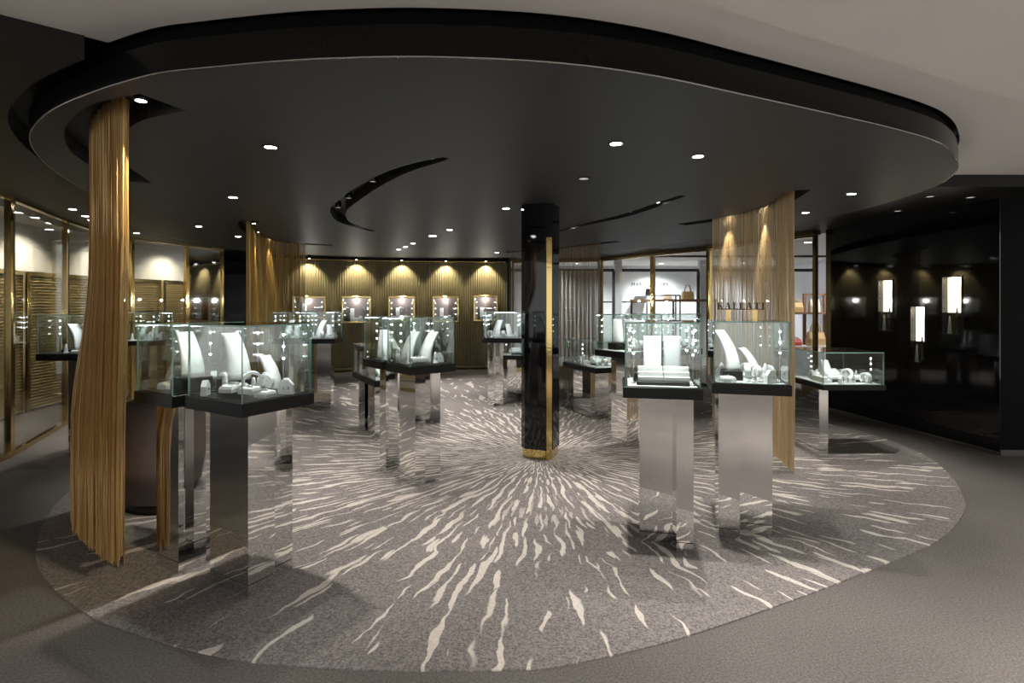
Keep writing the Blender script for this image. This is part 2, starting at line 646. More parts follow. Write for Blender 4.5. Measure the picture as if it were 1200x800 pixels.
for pth, w in ((S1_SLOT, 0.26), (S2_SLOT, 0.2), (S3_SLOT, 0.2), (S4_SLOT, 0.16), (LARC, lambda t: 0.05 + 0.13 * math.sin(PI * min(1, max(0, t))) ** 0.6), (RARC, lambda t: 0.05 + 0.09 * math.sin(PI * t) ** 0.6)):
    c = MB()
    c.prism(band(pth, w), Z_DISC - 0.05, 2.745)
    cutters.append(c.build('cutter', 'black_matte'))
bpy.context.view_layer.update()
boolean_cut(disc_o, cutters)
struct(disc_o)
# upper recessed ring of the disc, chrome rim and fascia
rg = MB()
rg.prism(offset(DISC, -0.03), 2.765, 2.84)
struct(rg.build('ceiling_recess', 'black_void'))
rim = MB()
rim.tube([(x, y, Z_DISC + 0.002) for x, y in offset(DISC, 0.001)] + [(*offset(DISC, 0.001)[0], Z_DISC + 0.002)], 0.004, 6, caps=False)
struct(rim.build('trim_1', 'silver_trim'))
fa = MB()
o1, o2 = offset(DISC, 0.002), offset(DISC, 0.004)
n = len(o1)
fa.add([(x, y, Z_DISC + 0.006) for x, y in o2] + [(x, y, 2.766) for x, y in o2], [(i, (i + 1) % n, n + (i + 1) % n, n + i) for i in range(n)], 0, True)
struct(fa.build('trim_2', 'fascia_black'))

# light outer ceiling over the mall side, with a shallow step
wc = MB()
wc.prism([(-1.75, 2.70), (-6.6, -1.45), (-6.6, -6), (9, -6), (9, 5.2), (2.0, 5.2), (0, 4.5)], Z_WHITE, Z_WHITE + 0.06)
wco = wc.build('ceiling_mall', 'ceiling_white')
k = MB()
k.prism(offset(DISC, 0.012), Z_WHITE - 0.2, Z_WHITE + 0.2)
kk = [k.build('cutter', 'ceiling_white')]
bpy.context.view_layer.update()
boolean_cut(wco, kk)
struct(wco)

dp = MB()
dp.prism([(-3.0, 0.39), (0.83, 2.21), (3.06, 3.27), (6.6, 4.95), (9.0, 5.15), (9.0, -6), (-3, -6)], Z_WHITE - 0.03, Z_WHITE)
struct(dp.build('ceiling_drop', 'ceiling_white'))

# dark perimeter ceiling of the boutique
pc = MB()
pc.prism([(-1.72, 2.71), (-6.6, -1.46), (-9, -1.46), (-9, 5.0), (-5.4, 5.0), (-5.9, 6.4), (-6.7, 8.2), (-6.7, 10), (-6.3, 11.6), (-5.4, 12.9), (-3.6, 13.6), (-0.1, 14.0), (2.4, 13.8), (3.4, 12.1), (4.2, 10.7), (5.0, 8.5), (5.5, 5.9), (9, 5.9), (9, 5.22), (1.9, 5.22), (0, 5.0)], Z_PERIM, Z_PERIM + 0.16)
pco = pc.build('ceiling_perimeter', 'ceiling_perim')
k = MB()
k.prism(offset(DISC, 0.10), Z_PERIM - 0.2, Z_PERIM + 0.3)
kk = [k.build('cutter', 'fascia_black')]
bpy.context.view_layer.update()
boolean_cut(pco, kk)
struct(pco)
gap = MB()
gap.prism(offset(DISC, 0.2), 2.895, 2.91)
struct(gap.build('ceiling_void', 'black_matte'))


# ------------------------------------------------------------------ downlights
def downlight(px, py, z, r=0.045, energy=25, lit=True, size=70, label='', col=(1, 0.965, 0.92), tgt=None, square=False):
    x, y = at(px, py, z)
    t = empty('downlight', (x, y, z))
    tr = MB()
    if square:
        tr.box(-r * 1.3, r * 1.3, -r, r, -0.006, 0.0)
        tr.build('trim', 'black_matte', t)
        le = MB()
        le.box(-r, r, -r * .7, r * .7, -0.009, -0.006)
        le.build('lens', 'lamp_white' if lit else 'lamp_dim', t)
    else:
        tr.lathe([(r * 0.86, -0.0), (r * 0.86, -0.004), (r * 1.18, -0.006), (r * 1.25, 0.0)], 20)
        tr.build('trim_ring', 'black_matte', t)
        le = MB()
        le.lathe([(0.0001, -0.003), (r * 0.86, -0.003)], 20)
        le.build('lens', 'lamp_white' if lit else 'lamp_dim', t)
    if lit and energy:
        s = spot('lamp_beam', (0, 0, -0.02), tgt or (0, 0, -1), energy * 1.5, size, 0.7, col, 0.03, t)
    tag(t, label, 'ceiling light', 'round downlights in the dark ceiling')
    return t


DL = 'small round downlight set into the dark disc ceiling'
for px, py, e in [(317, 172, 60), (722, 168, 60), (818, 183, 60), (273, 231, 60), (593, 244, 60), (527, 269, 90), (484, 285, 60), (475, 289, 40), (467, 292, 40), (582, 296, 100), (233, 265, 60), (998, 227, 60), (944, 249, 50), (279, 277, 30)]:
    downlight(px, py, Z_DISC, 0.043, e, label=DL)
downlight(507, 276, Z_DISC, 0.05, 60, label='small square downlight set into the dark disc ceiling', square=True)
downlight(684, 209, Z_DISC, 0.045, 0, lit=False, label='unlit round downlight in the disc ceiling near the column')
for px, py, e in [(85, 245, 26), (100, 253, 26), (107, 258, 20), (160, 273, 25)]:
    downlight(px, py, Z_PERIM, 0.043, e, label='round downlight in the black ceiling strip along the shopfront glass')
for px, py in [(1090, 230), (1137, 231), (1052, 247)]:
    downlight(px, py, Z_PERIM, 0.04, 0, lit=False, label='dim round downlight in the black ceiling before the black wall')
# unseen lamps added behind and beside the viewpoint to light the mall side
for x, y, e in [(-3.2, -0.6, 200), (0.0, 0.2, 300), (3.0, 0.9, 620), (5.6, 2.2, 560), (-1.2, -3, 260), (2.6, -3, 260)]:
    t = empty('mall_fill_light', (x, y, Z_WHITE - (0.03 if x > -3 else 0.0)))
    tr = MB()
    tr.lathe([(0.07, 0), (0.07, -0.004), (0.095, -0.006), (0.1, 0)], 24)
    tr.build('trim_ring', 'ceiling_white', t)
    le = MB()
    le.lathe([(0.0001, -0.003), (0.07, -0.003)], 24)
    le.build('lens', 'lamp_white', t)
    spot('lamp_beam', (0, 0, -0.02), (0, 0, -1), e, 110, 0.8, (1, 0.965, 0.925), 0.05, t)
    tag(t, 'unseen added fill light in the pale mall ceiling', 'ceiling light', 'added fill lights in the pale mall ceiling')


def track_spot(x, y, z, lit, label, group, d=(0, 0, -1), energy=0, size=40, col=(1, 0.85, 0.6)):
    t = empty('track_spot', (x, y, z))
    b = MB()
    b.lathe([(0.02, 0.0), (0.032, -0.01), (0.034, -0.075), (0.028, -0.08)], 14)
    b.build('housing', 'black_gloss', t)
    b = MB()
    b.lathe([(0.0001, -0.0805), (0.026, -0.0805)], 14)
    b.build('lens', 'lamp_white' if lit else 'lamp_dim', t)
    if energy:
        spot('lamp_beam', (0, 0, -0.085), d, energy, size, 0.6, col, 0.012, t)
    tag(t, label, 'spotlight', group)


for i in (2, 9, 14, 19, 28):
    track_spot(*LARC[min(i, len(LARC) - 1)], 2.735, i == 28, 'small black spotlight inside the long hooked ceiling slot', 'spotlights in the hooked slot', energy=35 if i != 28 else 12, size=70, col=(1, 0.95, 0.88))
for i in (2, 5, 9, 14, 18):
    track_spot(*RARC[i], 2.735, i in (5, 18), 'small black spotlight inside the shallow curved slot behind the column', 'spotlights in the shallow slot', energy=30, size=70, col=(1, 0.95, 0.88))


# ------------------------------------------------------------------ walls
def seg_wall(name, pts, z0, z1, th, m, side=1):
    """wall along a polyline with thickness th to its outer side"""
    n_ = len(pts)
    outp = []
    for i in range(n_):
        a, b = pts[max(i - 1, 0)], pts[min(i + 1, n_ - 1)]
        tx, ty = b[0] - a[0], b[1] - a[1]
        l = math.hypot(tx, ty)
        outp.append((pts[i][0] - ty / l * th * side, pts[i][1] + tx / l * th * side))
    w = MB()
    w.prism(list(pts) + outp[::-1], z0, z1)
    return struct(w.build(name, m))


BW0, BW1 = Vector((4.77, 8.30)), Vector((5.15, 5.77))       # black wall ends
GLZ_R = [(2.16, 13.25), (3.04, 11.8), (3.83, 10.6), (4.66, 8.35)]
LEFT = [(-4.95, 4.75), (-5.26, 5.72), (-5.93, 7.25), (-6.36, 8.4), (-6.42, 9.2), (-6.2, 10.4), (-6.0, 11.32)]
GOLD = [(-5.66, 11.9), (-5.0, 12.55), (-4.26, 12.9), (-3.0, 13.25), (-1.5, 13.5), (-0.1, 13.6)]

# black panel between the left glazing and the golden drape
seg_wall('wall_left', [(-6.0, 11.32), (-5.68, 11.9)], 0, Z_PERIM, 0.12, 'black_gloss')
seg_wall('wall_back', [(x, y + 0.12) for x, y in GOLD], 0, Z_PERIM, 0.1, 'black_matte')
seg_wall('wall_corner', [(-4.95, 4.75), (-9, 4.75)], 0, Z_PERIM, 0.1, 'black_matte', -1)


# the golden pleated drape along the back wall
def drape():
    pth = spline(GOLD, 60, closed=False)
    lens = [0]
    for i in range(1, len(pth)):
        lens.append(lens[-1] + math.dist(pth[i], pth[i - 1]))
    total = lens[-1]
    N_ = 1500
    verts, j = [], 0
    for i in range(N_ + 1):
        s = total * i / N_
        while j < len(lens) - 2 and lens[j + 1] < s:
            j += 1
        t = (s - lens[j]) / (lens[j + 1] - lens[j])
        a, b = Vector(pth[j]), Vector(pth[j + 1])
        p = a.lerp(b, t)
        d = (b - a).normalized()
        nrm = Vector((d.y, -d.x))
        p += nrm * (0.0065 * math.sin(s * 2 * PI / 0.055) + 0.006 * math.sin(s * 7.3))
        verts.append((p.x, p.y))
    mb = MB()
    vs_ = [(x, y, 0.09) for x, y in verts] + [(x, y, 2.62) for x, y in verts]
    mb.add(vs_, [(i, i + 1, N_ + 2 + i, N_ + 1 + i) for i in range(N_)], 0, True)
    t = empty('pleated_drape', (0, 0, 0))
    mb.build('pleats', 'drape_gold', t)
    tr = MB()
    tr.tube([(x - 0.0, y - 0.05, 2.64) for x, y in pth[::6]], 0.02, 6)
    tr.build('rail', 'gold_metal', t)
    bs = MB()
    bs.tube([(x, y - 0.05, 0.05) for x, y in pth[::6]], 0.04, 6)
    bs.build('hem_weight', 'slat_gold', t)
    tag(t, 'golden brown pleated drape covering the far curved wall', 'drape')


drape()


def wall_hit(px, a, b):
    """point where the pixel column meets the vertical plane through a-b"""
    k_ = (px - 600.0) / F_PX
    d = Vector(b) - Vector(a)
    # a.x + t d.x = k (a.y + t d.y)
    t = (k_ * a[1] - a[0]) / (d.x - k_ * d.y)
    return Vector(a) + d * t


def z_of(py, y):
    return EYE - (py - HOR) * y / F_PX


# framed show windows on the drape
def framed_window(px0, px1, py0, py1, idx, label):
    pm = (px0 + px1) / 2
    for i in range(len(GOLD) - 1):
        p = wall_hit(pm, GOLD[i], GOLD[i + 1])
        d = Vector(GOLD[i + 1]) - Vector(GOLD[i])
        tt = (p - Vector(GOLD[i])).dot(d) / d.length_squared
        if 0 <= tt <= 1:
            break
    d.normalize()
    w = (px1 - px0) * p.y / F_PX / max(0.3, abs(d.x))
    z0, z1 = z_of(py1, p.y), z_of(py0, p.y)
    h = z1 - z0
    a = math.atan2(d.y, d.x)
    nx, ny = d.y, -d.x
    t = empty('framed_window', (p.x + nx * 0.04, p.y + ny * 0.04, z0), a)
    f = MB()
    b = 0.045
    f.bbox(-w / 2, w / 2, -0.17, 0.0, 0, b, 0.006)
    f.bbox(-w / 2, w / 2, -0.17, 0.0, h - b, h, 0.006)
    f.bbox(-w / 2, -w / 2 + b, -0.17, 0.0, b, h - b, 0.006)
    f.bbox(w / 2 - b, w / 2, -0.17, 0.0, b, h - b, 0.006)
    f.build('frame', 'gold_metal', t)
    f = MB()
    f.box(-w / 2 + b, w / 2 - b, -0.005, 0.01, b, h - b)
    f.build('back_panel', 'niche_plum', t)
    f = MB()
    f.box(-w / 2 + b, w / 2 - b, -0.166, -0.160, b, h - b)
    f.build('pane', 'case_glass', t)
    f = MB()
    f.box(-0.14, 0.16, -0.10, -0.015, b, b + 0.07)
    f.box(-0.14, -0.05, -0.07, -0.02, b + 0.07, b + 0.30)
    f.box(0.06, 0.13, -0.07, -0.02, b + 0.07, b + 0.12)
    f.build('jewellery_block', 'white_display', t)
    for q in range(3):
        for sx in (-1, 1):
            f = MB()
            f.lathe([(0.0001, -0.010), (0.010, 0), (0.0001, 0.010)], 8, c=(sx * (w / 2 - b - 0.03), -0.05, h * 0.3 + q * h * 0.22))
            f.build('led', 'led_white', t)
    ld = bpy.data.lights.new('case_light', 'POINT')
    ld.energy = 6.5
    ld.color = (1.0, 0.96, 0.92)
    ld.shadow_soft_size = 0.03
    lo = bpy.data.objects.new('case_light', ld)
    COL.objects.link(lo)
    lo.parent = t
    lo.location = (0, -0.14, h - b - 0.05)
    tag(t, label, 'display window', 'gold framed windows in the drape')
    # wall washer above
    spot_loc = (p.x + nx * 0.2, p.y + ny * 0.2, 2.66)
    wl = empty('wall_washer', spot_loc)
    m_ = MB()
    m_.lathe([(0.03, 0.06), (0.035, 0.0), (0.03, -0.02)], 14)
    m_.build('housing', 'black_gloss', wl)
    m_ = MB()
    m_.lathe([(0.0001, -0.021), (0.028, -0.021)], 14)
    m_.build('lens', 'lamp_white', wl)
    spot('lamp_beam', (0, 0, -0.03), (-nx * 0.42, -ny * 0.42, -1), 21, 95, 0.6, (1, 0.90, 0.66), 0.01, wl)
    tag(wl, 'small spotlight washing the golden drape from above a framed window', 'spotlight', 'drape washers')


framed_window(345, 378, 347, 373, 0, 'gold framed show window in the drape beside the hanging fringe')
framed_window(402, 433.5, 347, 378, 1, 'gold framed show window standing free above the long low case')
framed_window(456, 486, 347, 377, 2, 'gold framed show window above the corner-on case')
framed_window(507, 537, 347, 377, 3, 'gold framed show window between corner-on case and brightest window')
framed_window(555, 583, 346, 376, 4, 'brightly lit gold framed show window above the far case by the column')

# jamb at the end of the drape
jb = MB()
jb.box(-0.12, -0.02, 13.45, 13.9, 0, Z_PERIM)
struct(jb.build('wall_jamb', 'black_matte'))

# black glossy wall with three lit niches
bw_d = (BW1 - BW0).normalized()
bw_len = (BW1 - BW0).length
bw_a = math.atan2(bw_d.y, bw_d.x)
NICHES = [(1030, 1046, 328, 388, 'lit cream niche with a dark bust in the black wall, farthest from the column-side corner'), (1068, 1084, 359, 425, ''), (1105, 1127, 324, 392, '')]
niche_boxes = []
for (x0, x1, y0, y1, _) in NICHES:
    pa, pb = wall_hit(x0, BW0, BW1), wall_hit(x1, BW0, BW1)
    ta, tb = (pa - BW0).dot(bw_d), (pb - BW0).dot(bw_d)
    ym = (pa.y + pb.y) / 2
    niche_boxes.append((ta, tb, z_of(y1, ym), z_of(y0, ym)))
# wall body: local x along the wall, local -y into the room is on the left of travel -> room side is +? (resolved by sign)
RS = -1                      # room lies on local y<0 side
bwm = MB()
bwm.box(0, bw_len, 0.0, 0.35, 0, Z_PERIM)
bw_o = bwm.build('wall_right', 'black_wall', loc=(BW0.x, BW0.y, 0), rz=bw_a)
cts = []
# find which side faces the camera
nrm = Vector((-bw_d.y, bw_d.x))
facing = 1 if nrm.dot(-BW0) > 0 else -1
if facing > 0:      # room on +y side: flip body
    for v in bw_o.data.vertices:
        v.co.y = -v.co.y
    bw_o.data.flip_normals()
for (ta, tb, z0, z1) in niche_boxes:
    c = MB()
    if facing > 0:
        c.box(ta, tb, -0.07, 0.1, z0, z1)
    else:
        c.box(ta, tb, -0.1, 0.07, z0, z1)
    cts.append(c.build('cutter', 'black_gloss', loc=(BW0.x, BW0.y, 0), rz=bw_a))
bpy.context.view_layer.update()
boolean_cut(bw_o, cts)
struct(bw_o)
nl = ['tall lit niche in the black wall nearest the shop glazing', 'lowest of the three lit niches in the black wall', 'tallest lit niche in the black wall, nearest its free end']
for (ta, tb, z0, z1), lb in zip(niche_boxes, nl):
    t = empty('lit_niche', (BW0.x, BW0.y, 0), bw_a)
    s = -1 if facing > 0 else 1
    w, h = tb - ta, z1 - z0
    e = 0.006
    b = MB()
    b.box(ta + e, tb - e, *sorted((s * 0.068, s * 0.060)), z0 + h * 0.38, z1 - e)
    b.build('light_panel', 'niche_cream', t)
    b = MB()
    b.box(ta + e, tb - e, *sorted((s * 0.068, s * 0.060)), z0 + e, z0 + h * 0.38)
    b.build('back_panel', 'black_matte', t)
    fr = MB()
    for q in ((ta - 0.012, ta, z0 - 0.012, z1 + 0.012), (tb, tb + 0.012, z0 - 0.012, z1 + 0.012), (ta, tb, z0 - 0.012, z0), (ta, tb, z1, z1 + 0.012)):
        fr.box(q[0], q[1], *sorted((-s * 0.01, s * 0.02)), q[2], q[3])
    fr.build('frame', 'black_gloss', t)
    pn = MB()
    pn.box(ta + 0.004, tb - 0.004, *sorted((s * 0.004, s * 0.009)), z0, z1)
    pn.build('pane', 'case_glass', t)
    bu = MB()
    xm = ta + w * 0.62
    bu.lathe([(0.022, z0 + e), (0.022, z0 + 0.03), (0.010, z0 + 0.05), (0.015, z0 + h * 0.2), (0.023, z0 + h * 0.3), (0.02, z0 + h * 0.36), (0.008, z0 + h * 0.40), (0.008, z0 + h * 0.46)], 16, c=(xm, s * 0.035, 0))
    bu.build('bust', 'black_gloss', t)
    bu = MB()
    bu.lathe([(0.022, z0 + e), (0.010, z0 + h * 0.26), (0.004, z0 + h * 0.32)], 14, c=(ta + w * 0.22, s * 0.036, 0))
    bu.build('ring_cone', 'white_display', t)
    lo = bpy.data.lights.new('niche_light', 'POINT')
    lo.energy = 1.2
    lo.color = (1, 0.85, 0.66)
    lo.shadow_soft_size = 0.02
    lq = bpy.data.objects.new('niche_light', lo)
    COL.objects.link(lq)
    lq.parent = t
    lq.location = ((ta + tb) / 2, s * 0.034, z1 - 0.05)
    tag(t, lb, 'wall niche')
seg_wall('wall_return', [(5.15, 5.772), (9.0, 5.772)], 0, Z_PERIM, 0.12, 'black_void')
bsb = MB()
bsb.box(0, bw_len, *((0.0, 0.012) if facing > 0 else (-0.012, 0.0)), 0, 0.04)
struct(bsb.build('baseboard_right', 'steel', loc=(BW0.x, BW0.y, 0), rz=bw_a))
bsb = MB()
bsb.box(5.155, 9.0, 5.755, 5.770, 0, 0.06)
struct(bsb.build('baseboard_return', 'steel'))


# glazing runs: window > frame, pane
WN = [0]


def window(a, b, z0, z1, frame_w, fm, pm='shop_glass', depth=0.06, mid=None):
    WN[0] += 1
    a, b = Vector(a), Vector(b)
    d = b - a
    l = d.length
    t = struct(empty('window_%d' % WN[0], (a.x, a.y, 0), math.atan2(d.y, d.x)))
    f = MB()
    hw = frame_w / 2
    f.box(0, hw, -depth / 2, depth / 2, z0, z1)
    f.box(l - hw, l, -depth / 2, depth / 2, z0, z1)
    f.box(hw, l - hw, -depth / 2, depth / 2, z0, z0 + 0.05)
    f.box(hw, l - hw, -depth / 2, depth / 2, z1 - 0.03, z1)
    f.build('window_frame', fm, t)
    f = MB()
    f.box(hw, l - hw, -0.006, 0.006, z0 + 0.05, z1 - 0.03)
    f.build('pane', pm, t)
    return t


for i in range(len(LEFT) - 1):
    window(LEFT[i], LEFT[i + 1], 0.0, Z_PERIM - 0.0, 0.085, 'gold_metal', 'grey_mirror' if i == 5 else 'shop_glass')
for i in range(len(GLZ_R) - 1):
    window(GLZ_R[i], GLZ_R[i + 1], 0.0, 2.66, 0.1, 'gold_metal')
window((0.0, 13.75), (2.14, 13.3), 0.0, 2.66, 0.1, 'bronze')
for a, b in list(zip(GLZ_R[:-1], GLZ_R[1:])) + [((0.0, 13.75), (2.14, 13.3))]:
    a, b = Vector(a), Vector(b)
    d = b - a
    tr = MB()
    tr.box(0, d.length, -0.08, 0.08, 2.66, 2.73)
    struct(tr.build('trim_header', 'bronze', loc=(a.x, a.y, 0), rz=math.atan2(d.y, d.x)))

# ------------------------------------------------------------------ corridor behind the left glazing
cor = MB()
cor.prism([(-6.4, 5.02), (-9.5, 5.02), (-9.5, 12.4), (-6.75, 12.4), (-6.72, 10.1), (-6.72, 8.2), (-5.95, 6.4), (-5.45, 5.02)], 2.78, 2.84)
struct(cor.build('ceiling_corridor', 'ceiling_white'))
COR = [(-6.3, 5.0), (-6.75, 6.6), (-7.2, 8.0), (-7.35, 9.6), (-7.1, 11.0), (-6.8, 12.2)]
seg_wall('wall_corridor', COR, 0, 2.78, 0.1, 'ceiling_white')
for i in range(len(COR) - 1):
    a, b = Vector(COR[i]), Vector(COR[i + 1])
    d = b - a
    l = d.length
    t = empty('slatted_shutter', (a.x, a.y, 0), math.atan2(d.y, d.x))
    s_side = 1 if Vector((-d.y, d.x)).dot(-a) > 0 else -1
    fr = MB()
    for q in (0.03, l - 0.09):
        fr.box(q, q + 0.06, *sorted((s_side * 0.005, s_side * 0.07)), 0.0, 2.08)
    fr.box(0.09, l - 0.09, *sorted((s_side * 0.005, s_side * 0.07)), 2.02, 2.08)
    fr.build('frame', 'gold_metal', t)
    sl = MB()
    z = 0.06
    while z < 2.0:
        Mx = Matrix.Translation((0, s_side * 0.035, z)) @ Matrix.Rotation(s_side * math.radians(-35), 4, 'X')
        sl.box(0.09, l - 0.09, -0.028, 0.028, -0.003, 0.003, 0, Mx)
        z += 0.045
    so = sl.build('slats', 'slat_gold', t)
    so['kind'] = 'stuff'
    tag(t, 'gold slatted shutter standing behind the shopfront glass', 'shutter', 'gold shutters behind the glass')
for (x, y, e) in [(-6.15, 6.3, 70), (-6.75, 8.0, 70), (-6.85, 9.6, 60), (-5.9, 5.6, 50), (-6.6, 11.0, 40)]:
    t = empty('corridor_downlight', (x, y, 2.78))
    m_ = MB()
    m_.lathe([(0.0001, -0.004), (0.05, -0.004), (0.06, 0.0)], 16)
    m_.build('lens', 'lamp_white', t)
    spot('lamp_beam', (0, 0, -0.02), (-0.25, 0, -1), e, 120, 0.8, (1, 0.9, 0.72), 0.04, t)
    tag(t, 'round downlight in the corridor ceiling behind the shopfront glass', 'ceiling light', 'corridor downlights')

# ------------------------------------------------------------------ neighbouring shop seen through the right glazing
sc_ = MB()
sc_.prism([(-1.0, 14.3), (2.3, 13.9), (3.3, 12.2), (4.3, 10.8), (5.1, 8.5), (9.5, 8.5), (12, 20), (-1, 20)], 2.95, 3.0)
struct(sc_.build('ceiling_shop', 'ceiling_white'))
wf = MB()
wf.box(-1, 12, 19.4, 19.55, 0, 2.95)
struct(wf.build('wall_shop', 'shop_white'))
wf = MB()
wf.box(9.4, 9.5, 8.6, 19.4, 0, 2.95)
struct(wf.build('wall_shop_side', 'shop_white'))
wf = MB()
wf.box(-1.1, -1.0, 14.3, 19.4, 0, 2.95)
struct(wf.build('wall_shop_end', 'shop_white'))
for q, (y, z, h) in enumerate([(16.9, 2.60, 0.09), (15.2, 2.90, 0.05)]):
    hb = MB()
    hb.box(-1, 9.4, y, y + 0.08, z, z + h)
    struct(hb.build('trim_beam', 'shop_dark'))
for px, w in ((637, 0.2), (724, 0.22), (823, 0.2)):
    x = (px - 600) * 16.9 / F_PX
    pb_ = MB()
    pb_.box(x - w / 2, x + w / 2, 16.8, 17.02, 0, 2.95)
    struct(pb_.build('trim_pillar', 'shop_white'))
for px in (703, 719, 818):
    x = (px - 600) * 16.7 / F_PX
    pb_ = MB()
    pb_.box(x - 0.04, x + 0.04, 16.66, 16.74, 0, 2.6)
    struct(pb_.build('trim_mullion', 'shop_dark'))
# white pleated curtain
N_ = 260
x0, x1 = (655 - 600) * 16.5 / F_PX - 0.6, (700 - 600) * 16.5 / F_PX
mb = MB()
vv = [(x0 + (x1 - x0) * i / N_, 16.45 + 0.09 * math.sin(i * 2 * PI / 18)) for i in range(N_ + 1)]
mb.add([(x, y, 0.001) for x, y in vv] + [(x, y, 2.6) for x, y in vv], [(i, i + 1, N_ + 2 + i, N_ + 1 + i) for i in range(N_)], 0, True)
tag(mb.build('white_curtain', 'shop_curtain'), 'pale pleated curtain hanging in the neighbouring shop', 'curtain')
# letters on the shop's white wall
lt = empty('wall_lettering', ((760 - 600) * 19.4 / F_PX, 19.388, z_of(335, 19.4)))
lx = -0.60
for ch_ in 'MARC JACOBS':
    if ch_ == ' ':
        lx += 0.09
        continue
    tcv = bpy.data.curves.new('sign_text', 'FONT')
    tcv.body = ch_
    tcv.size = 0.17
    tcv.extrude = 0.01
    to = bpy.data.objects.new('tmp', tcv)
    COL.objects.link(to)
    bpy.context.view_layer.update()
    me = bpy.data.meshes.new_from_object(to.evaluated_get(bpy.context.evaluated_depsgraph_get()))
    bpy.data.objects.remove(to, do_unlink=True)
    me.materials.clear()
    me.materials.append(MATS['shop_dark'])
    xs = [v.co.x for v in me.vertices]
    lo_ = link_mesh('letter', me, lt, (lx - min(xs), 0, 0))
    lo_.rotation_euler = (PI / 2, 0, 0)
    lx += max(xs) - min(xs) + 0.028
tag(lt, 'small dark capital lettering on the white shop wall', 'sign')


def handbag(x, y, z, w, h, d, m, label, cat='handbag', rz=0.0, handle=0.5):
    t = empty('handbag', (x, y, z), rz)
    b = MB()
    rows = []
    for k_, (s, zz) in enumerate([(0.92, 0.0), (1.0, 0.03 * h), (1.0, 0.5 * h), (0.9, 0.92 * h), (0.86, h)]):
        a_, c_ = w / 2 * s, d / 2 * (s if k_ < 3 else s * 0.6)
        e_ = min(a_, c_) * 0.35
        rows.append([(-a_ + e_, -c_, zz), (a_ - e_, -c_, zz), (a_, -c_ + e_, zz), (a_, c_ - e_, zz), (a_ - e_, c_, zz), (-a_ + e_, c_, zz), (-a_, c_ - e_, zz), (-a_, -c_ + e_, zz)])
    b.sweep(rows, 0, False)
    b.build('body', m, t)
    for sy in (-1, 1):
        hnd = MB()
        hnd.tube([(w * 0.26 * math.cos(PI * (1 - q / 10)), sy * d * 0.2, h * 0.9 + h * handle * math.sin(PI * q / 10)) for q in range(11)], w * 0.03, 6)
        hnd.build('handle', m, t)
    tag(t, label, cat)
    return t


# furniture of the neighbouring shop
shelf = empty('display_rail', (0, 0, 0))
b = MB()
yy = 15.6
xa, xb = (740 - 600) * yy / F_PX, (838 - 600) * yy / F_PX
b.box(xa, xb, yy - 0.2, yy + 0.2, z_of(353.5, yy), z_of(350.5, yy))
b.build('shelf_board', 'wood_brown', shelf)
for x in (xa, (xa + xb) / 2, xb):
    b = MB()
    b.box(x - 0.025, x + 0.025, yy - 0.02, yy + 0.02, 0, z_of(353.5, yy))
    b.build('leg', 'shop_dark', shelf)
tag(shelf, 'long brown display shelf in the neighbouring shop', 'shelf')
rail = empty('garment_rack', (0, 0, 0))
yy = 14.9
xa, xb = (758 - 600) * yy / F_PX, (797 - 600) * yy / F_PX
for x in (xa, xb - 0.12, xb):
    b = MB()
    b.tube([(x, yy, 0), (x, yy, z_of(346, yy))], 0.02, 6)
    b.build('post', 'shop_dark', rail)
b = MB()
b.tube([(xa, yy, z_of(346, yy)), (xb, yy, z_of(346, yy))], 0.02, 6)
b.build('crossbar', 'shop_dark', rail)
tag(rail, 'thin black wire rack in the neighbouring shop', 'rack')
rl = MB()
rl.box((660 - 600) * 18 / F_PX, (757 - 600) * 18 / F_PX, 17.97, 18.03, z_of(354.5, 18), z_of(353, 18))
tag(rl.build('wall_rail', 'shop_dark'), 'thin dark rail across the white shop wall', 'rail')
yy = 18.2
handbag((761 - 600) * yy / F_PX, yy, z_of(346, yy), 0.26, 0.22, 0.12, 'shop_dark', 'small dark handbag below the lettering on the white wall')
bs_ = MB()
bs_.box((754 - 600) * yy / F_PX, (768 - 600) * yy / F_PX, yy - 0.15, 19.39, z_of(346.6, yy), z_of(346, yy) - 0.001)
tag(bs_.build('wall_shelf', 'shop_white'), 'small white wall shelf carrying a dark handbag', 'shelf')
yy = 15.6
handbag((806 - 600) * yy / F_PX, yy, z_of(350.5, yy) + .001, 0.34, 0.22, 0.14, 'tan_leather', 'tan handbag standing on the long brown display shelf', handle=0.9)
handbag((782 - 600) * yy / F_PX, yy, z_of(350.5, yy) + .001, 0.26, 0.14, 0.12, 'cream_leather', 'cream handbag standing on the long brown display shelf')
# bag shelves beside the black wall
yy = 10.6
sx0, sx1 = (922 - 600) * yy / F_PX, (972 - 600) * yy / F_PX
sh = empty('bag_shelf', ((sx0 + sx1) / 2, yy, 0))
hw = (sx1 - sx0) / 2
b = MB()
b.box(-hw, hw, -0.2, 0.2, 0.0, 0.80)
b.build('counter', 'shop_white', sh)
b = MB()
b.box(-hw, hw, -0.16, 0.16, z_of(368, yy), z_of(366, yy))
b.build('shelf_board', 'wood_brown', sh)
for q in (0.06, 0.5, 0.98):
    b = MB()
    b.box(-hw + 2 * hw * q - 0.025, -hw + 2 * hw * q + 0.025, 0.11, 0.155, 0.801, z_of(344, yy))
    b.build('upright', 'wood_brown', sh)
b = MB()
b.box(-hw + 2 * hw * .5, hw, 0.11, 0.155, z_of(345.5, yy), z_of(343.5, yy))
b.build('crossbar', 'wood_brown', sh)
tag(sh, 'brown framed bag shelf over a white counter beyond the glazing', 'shelf')
handbag((931 - 600) * yy / F_PX, yy - 0.06, z_of(366, yy) + .001, 0.24, 0.2, 0.14, 'tan_leather', 'tan woven handbag on the upper brown board', handle=0.35)
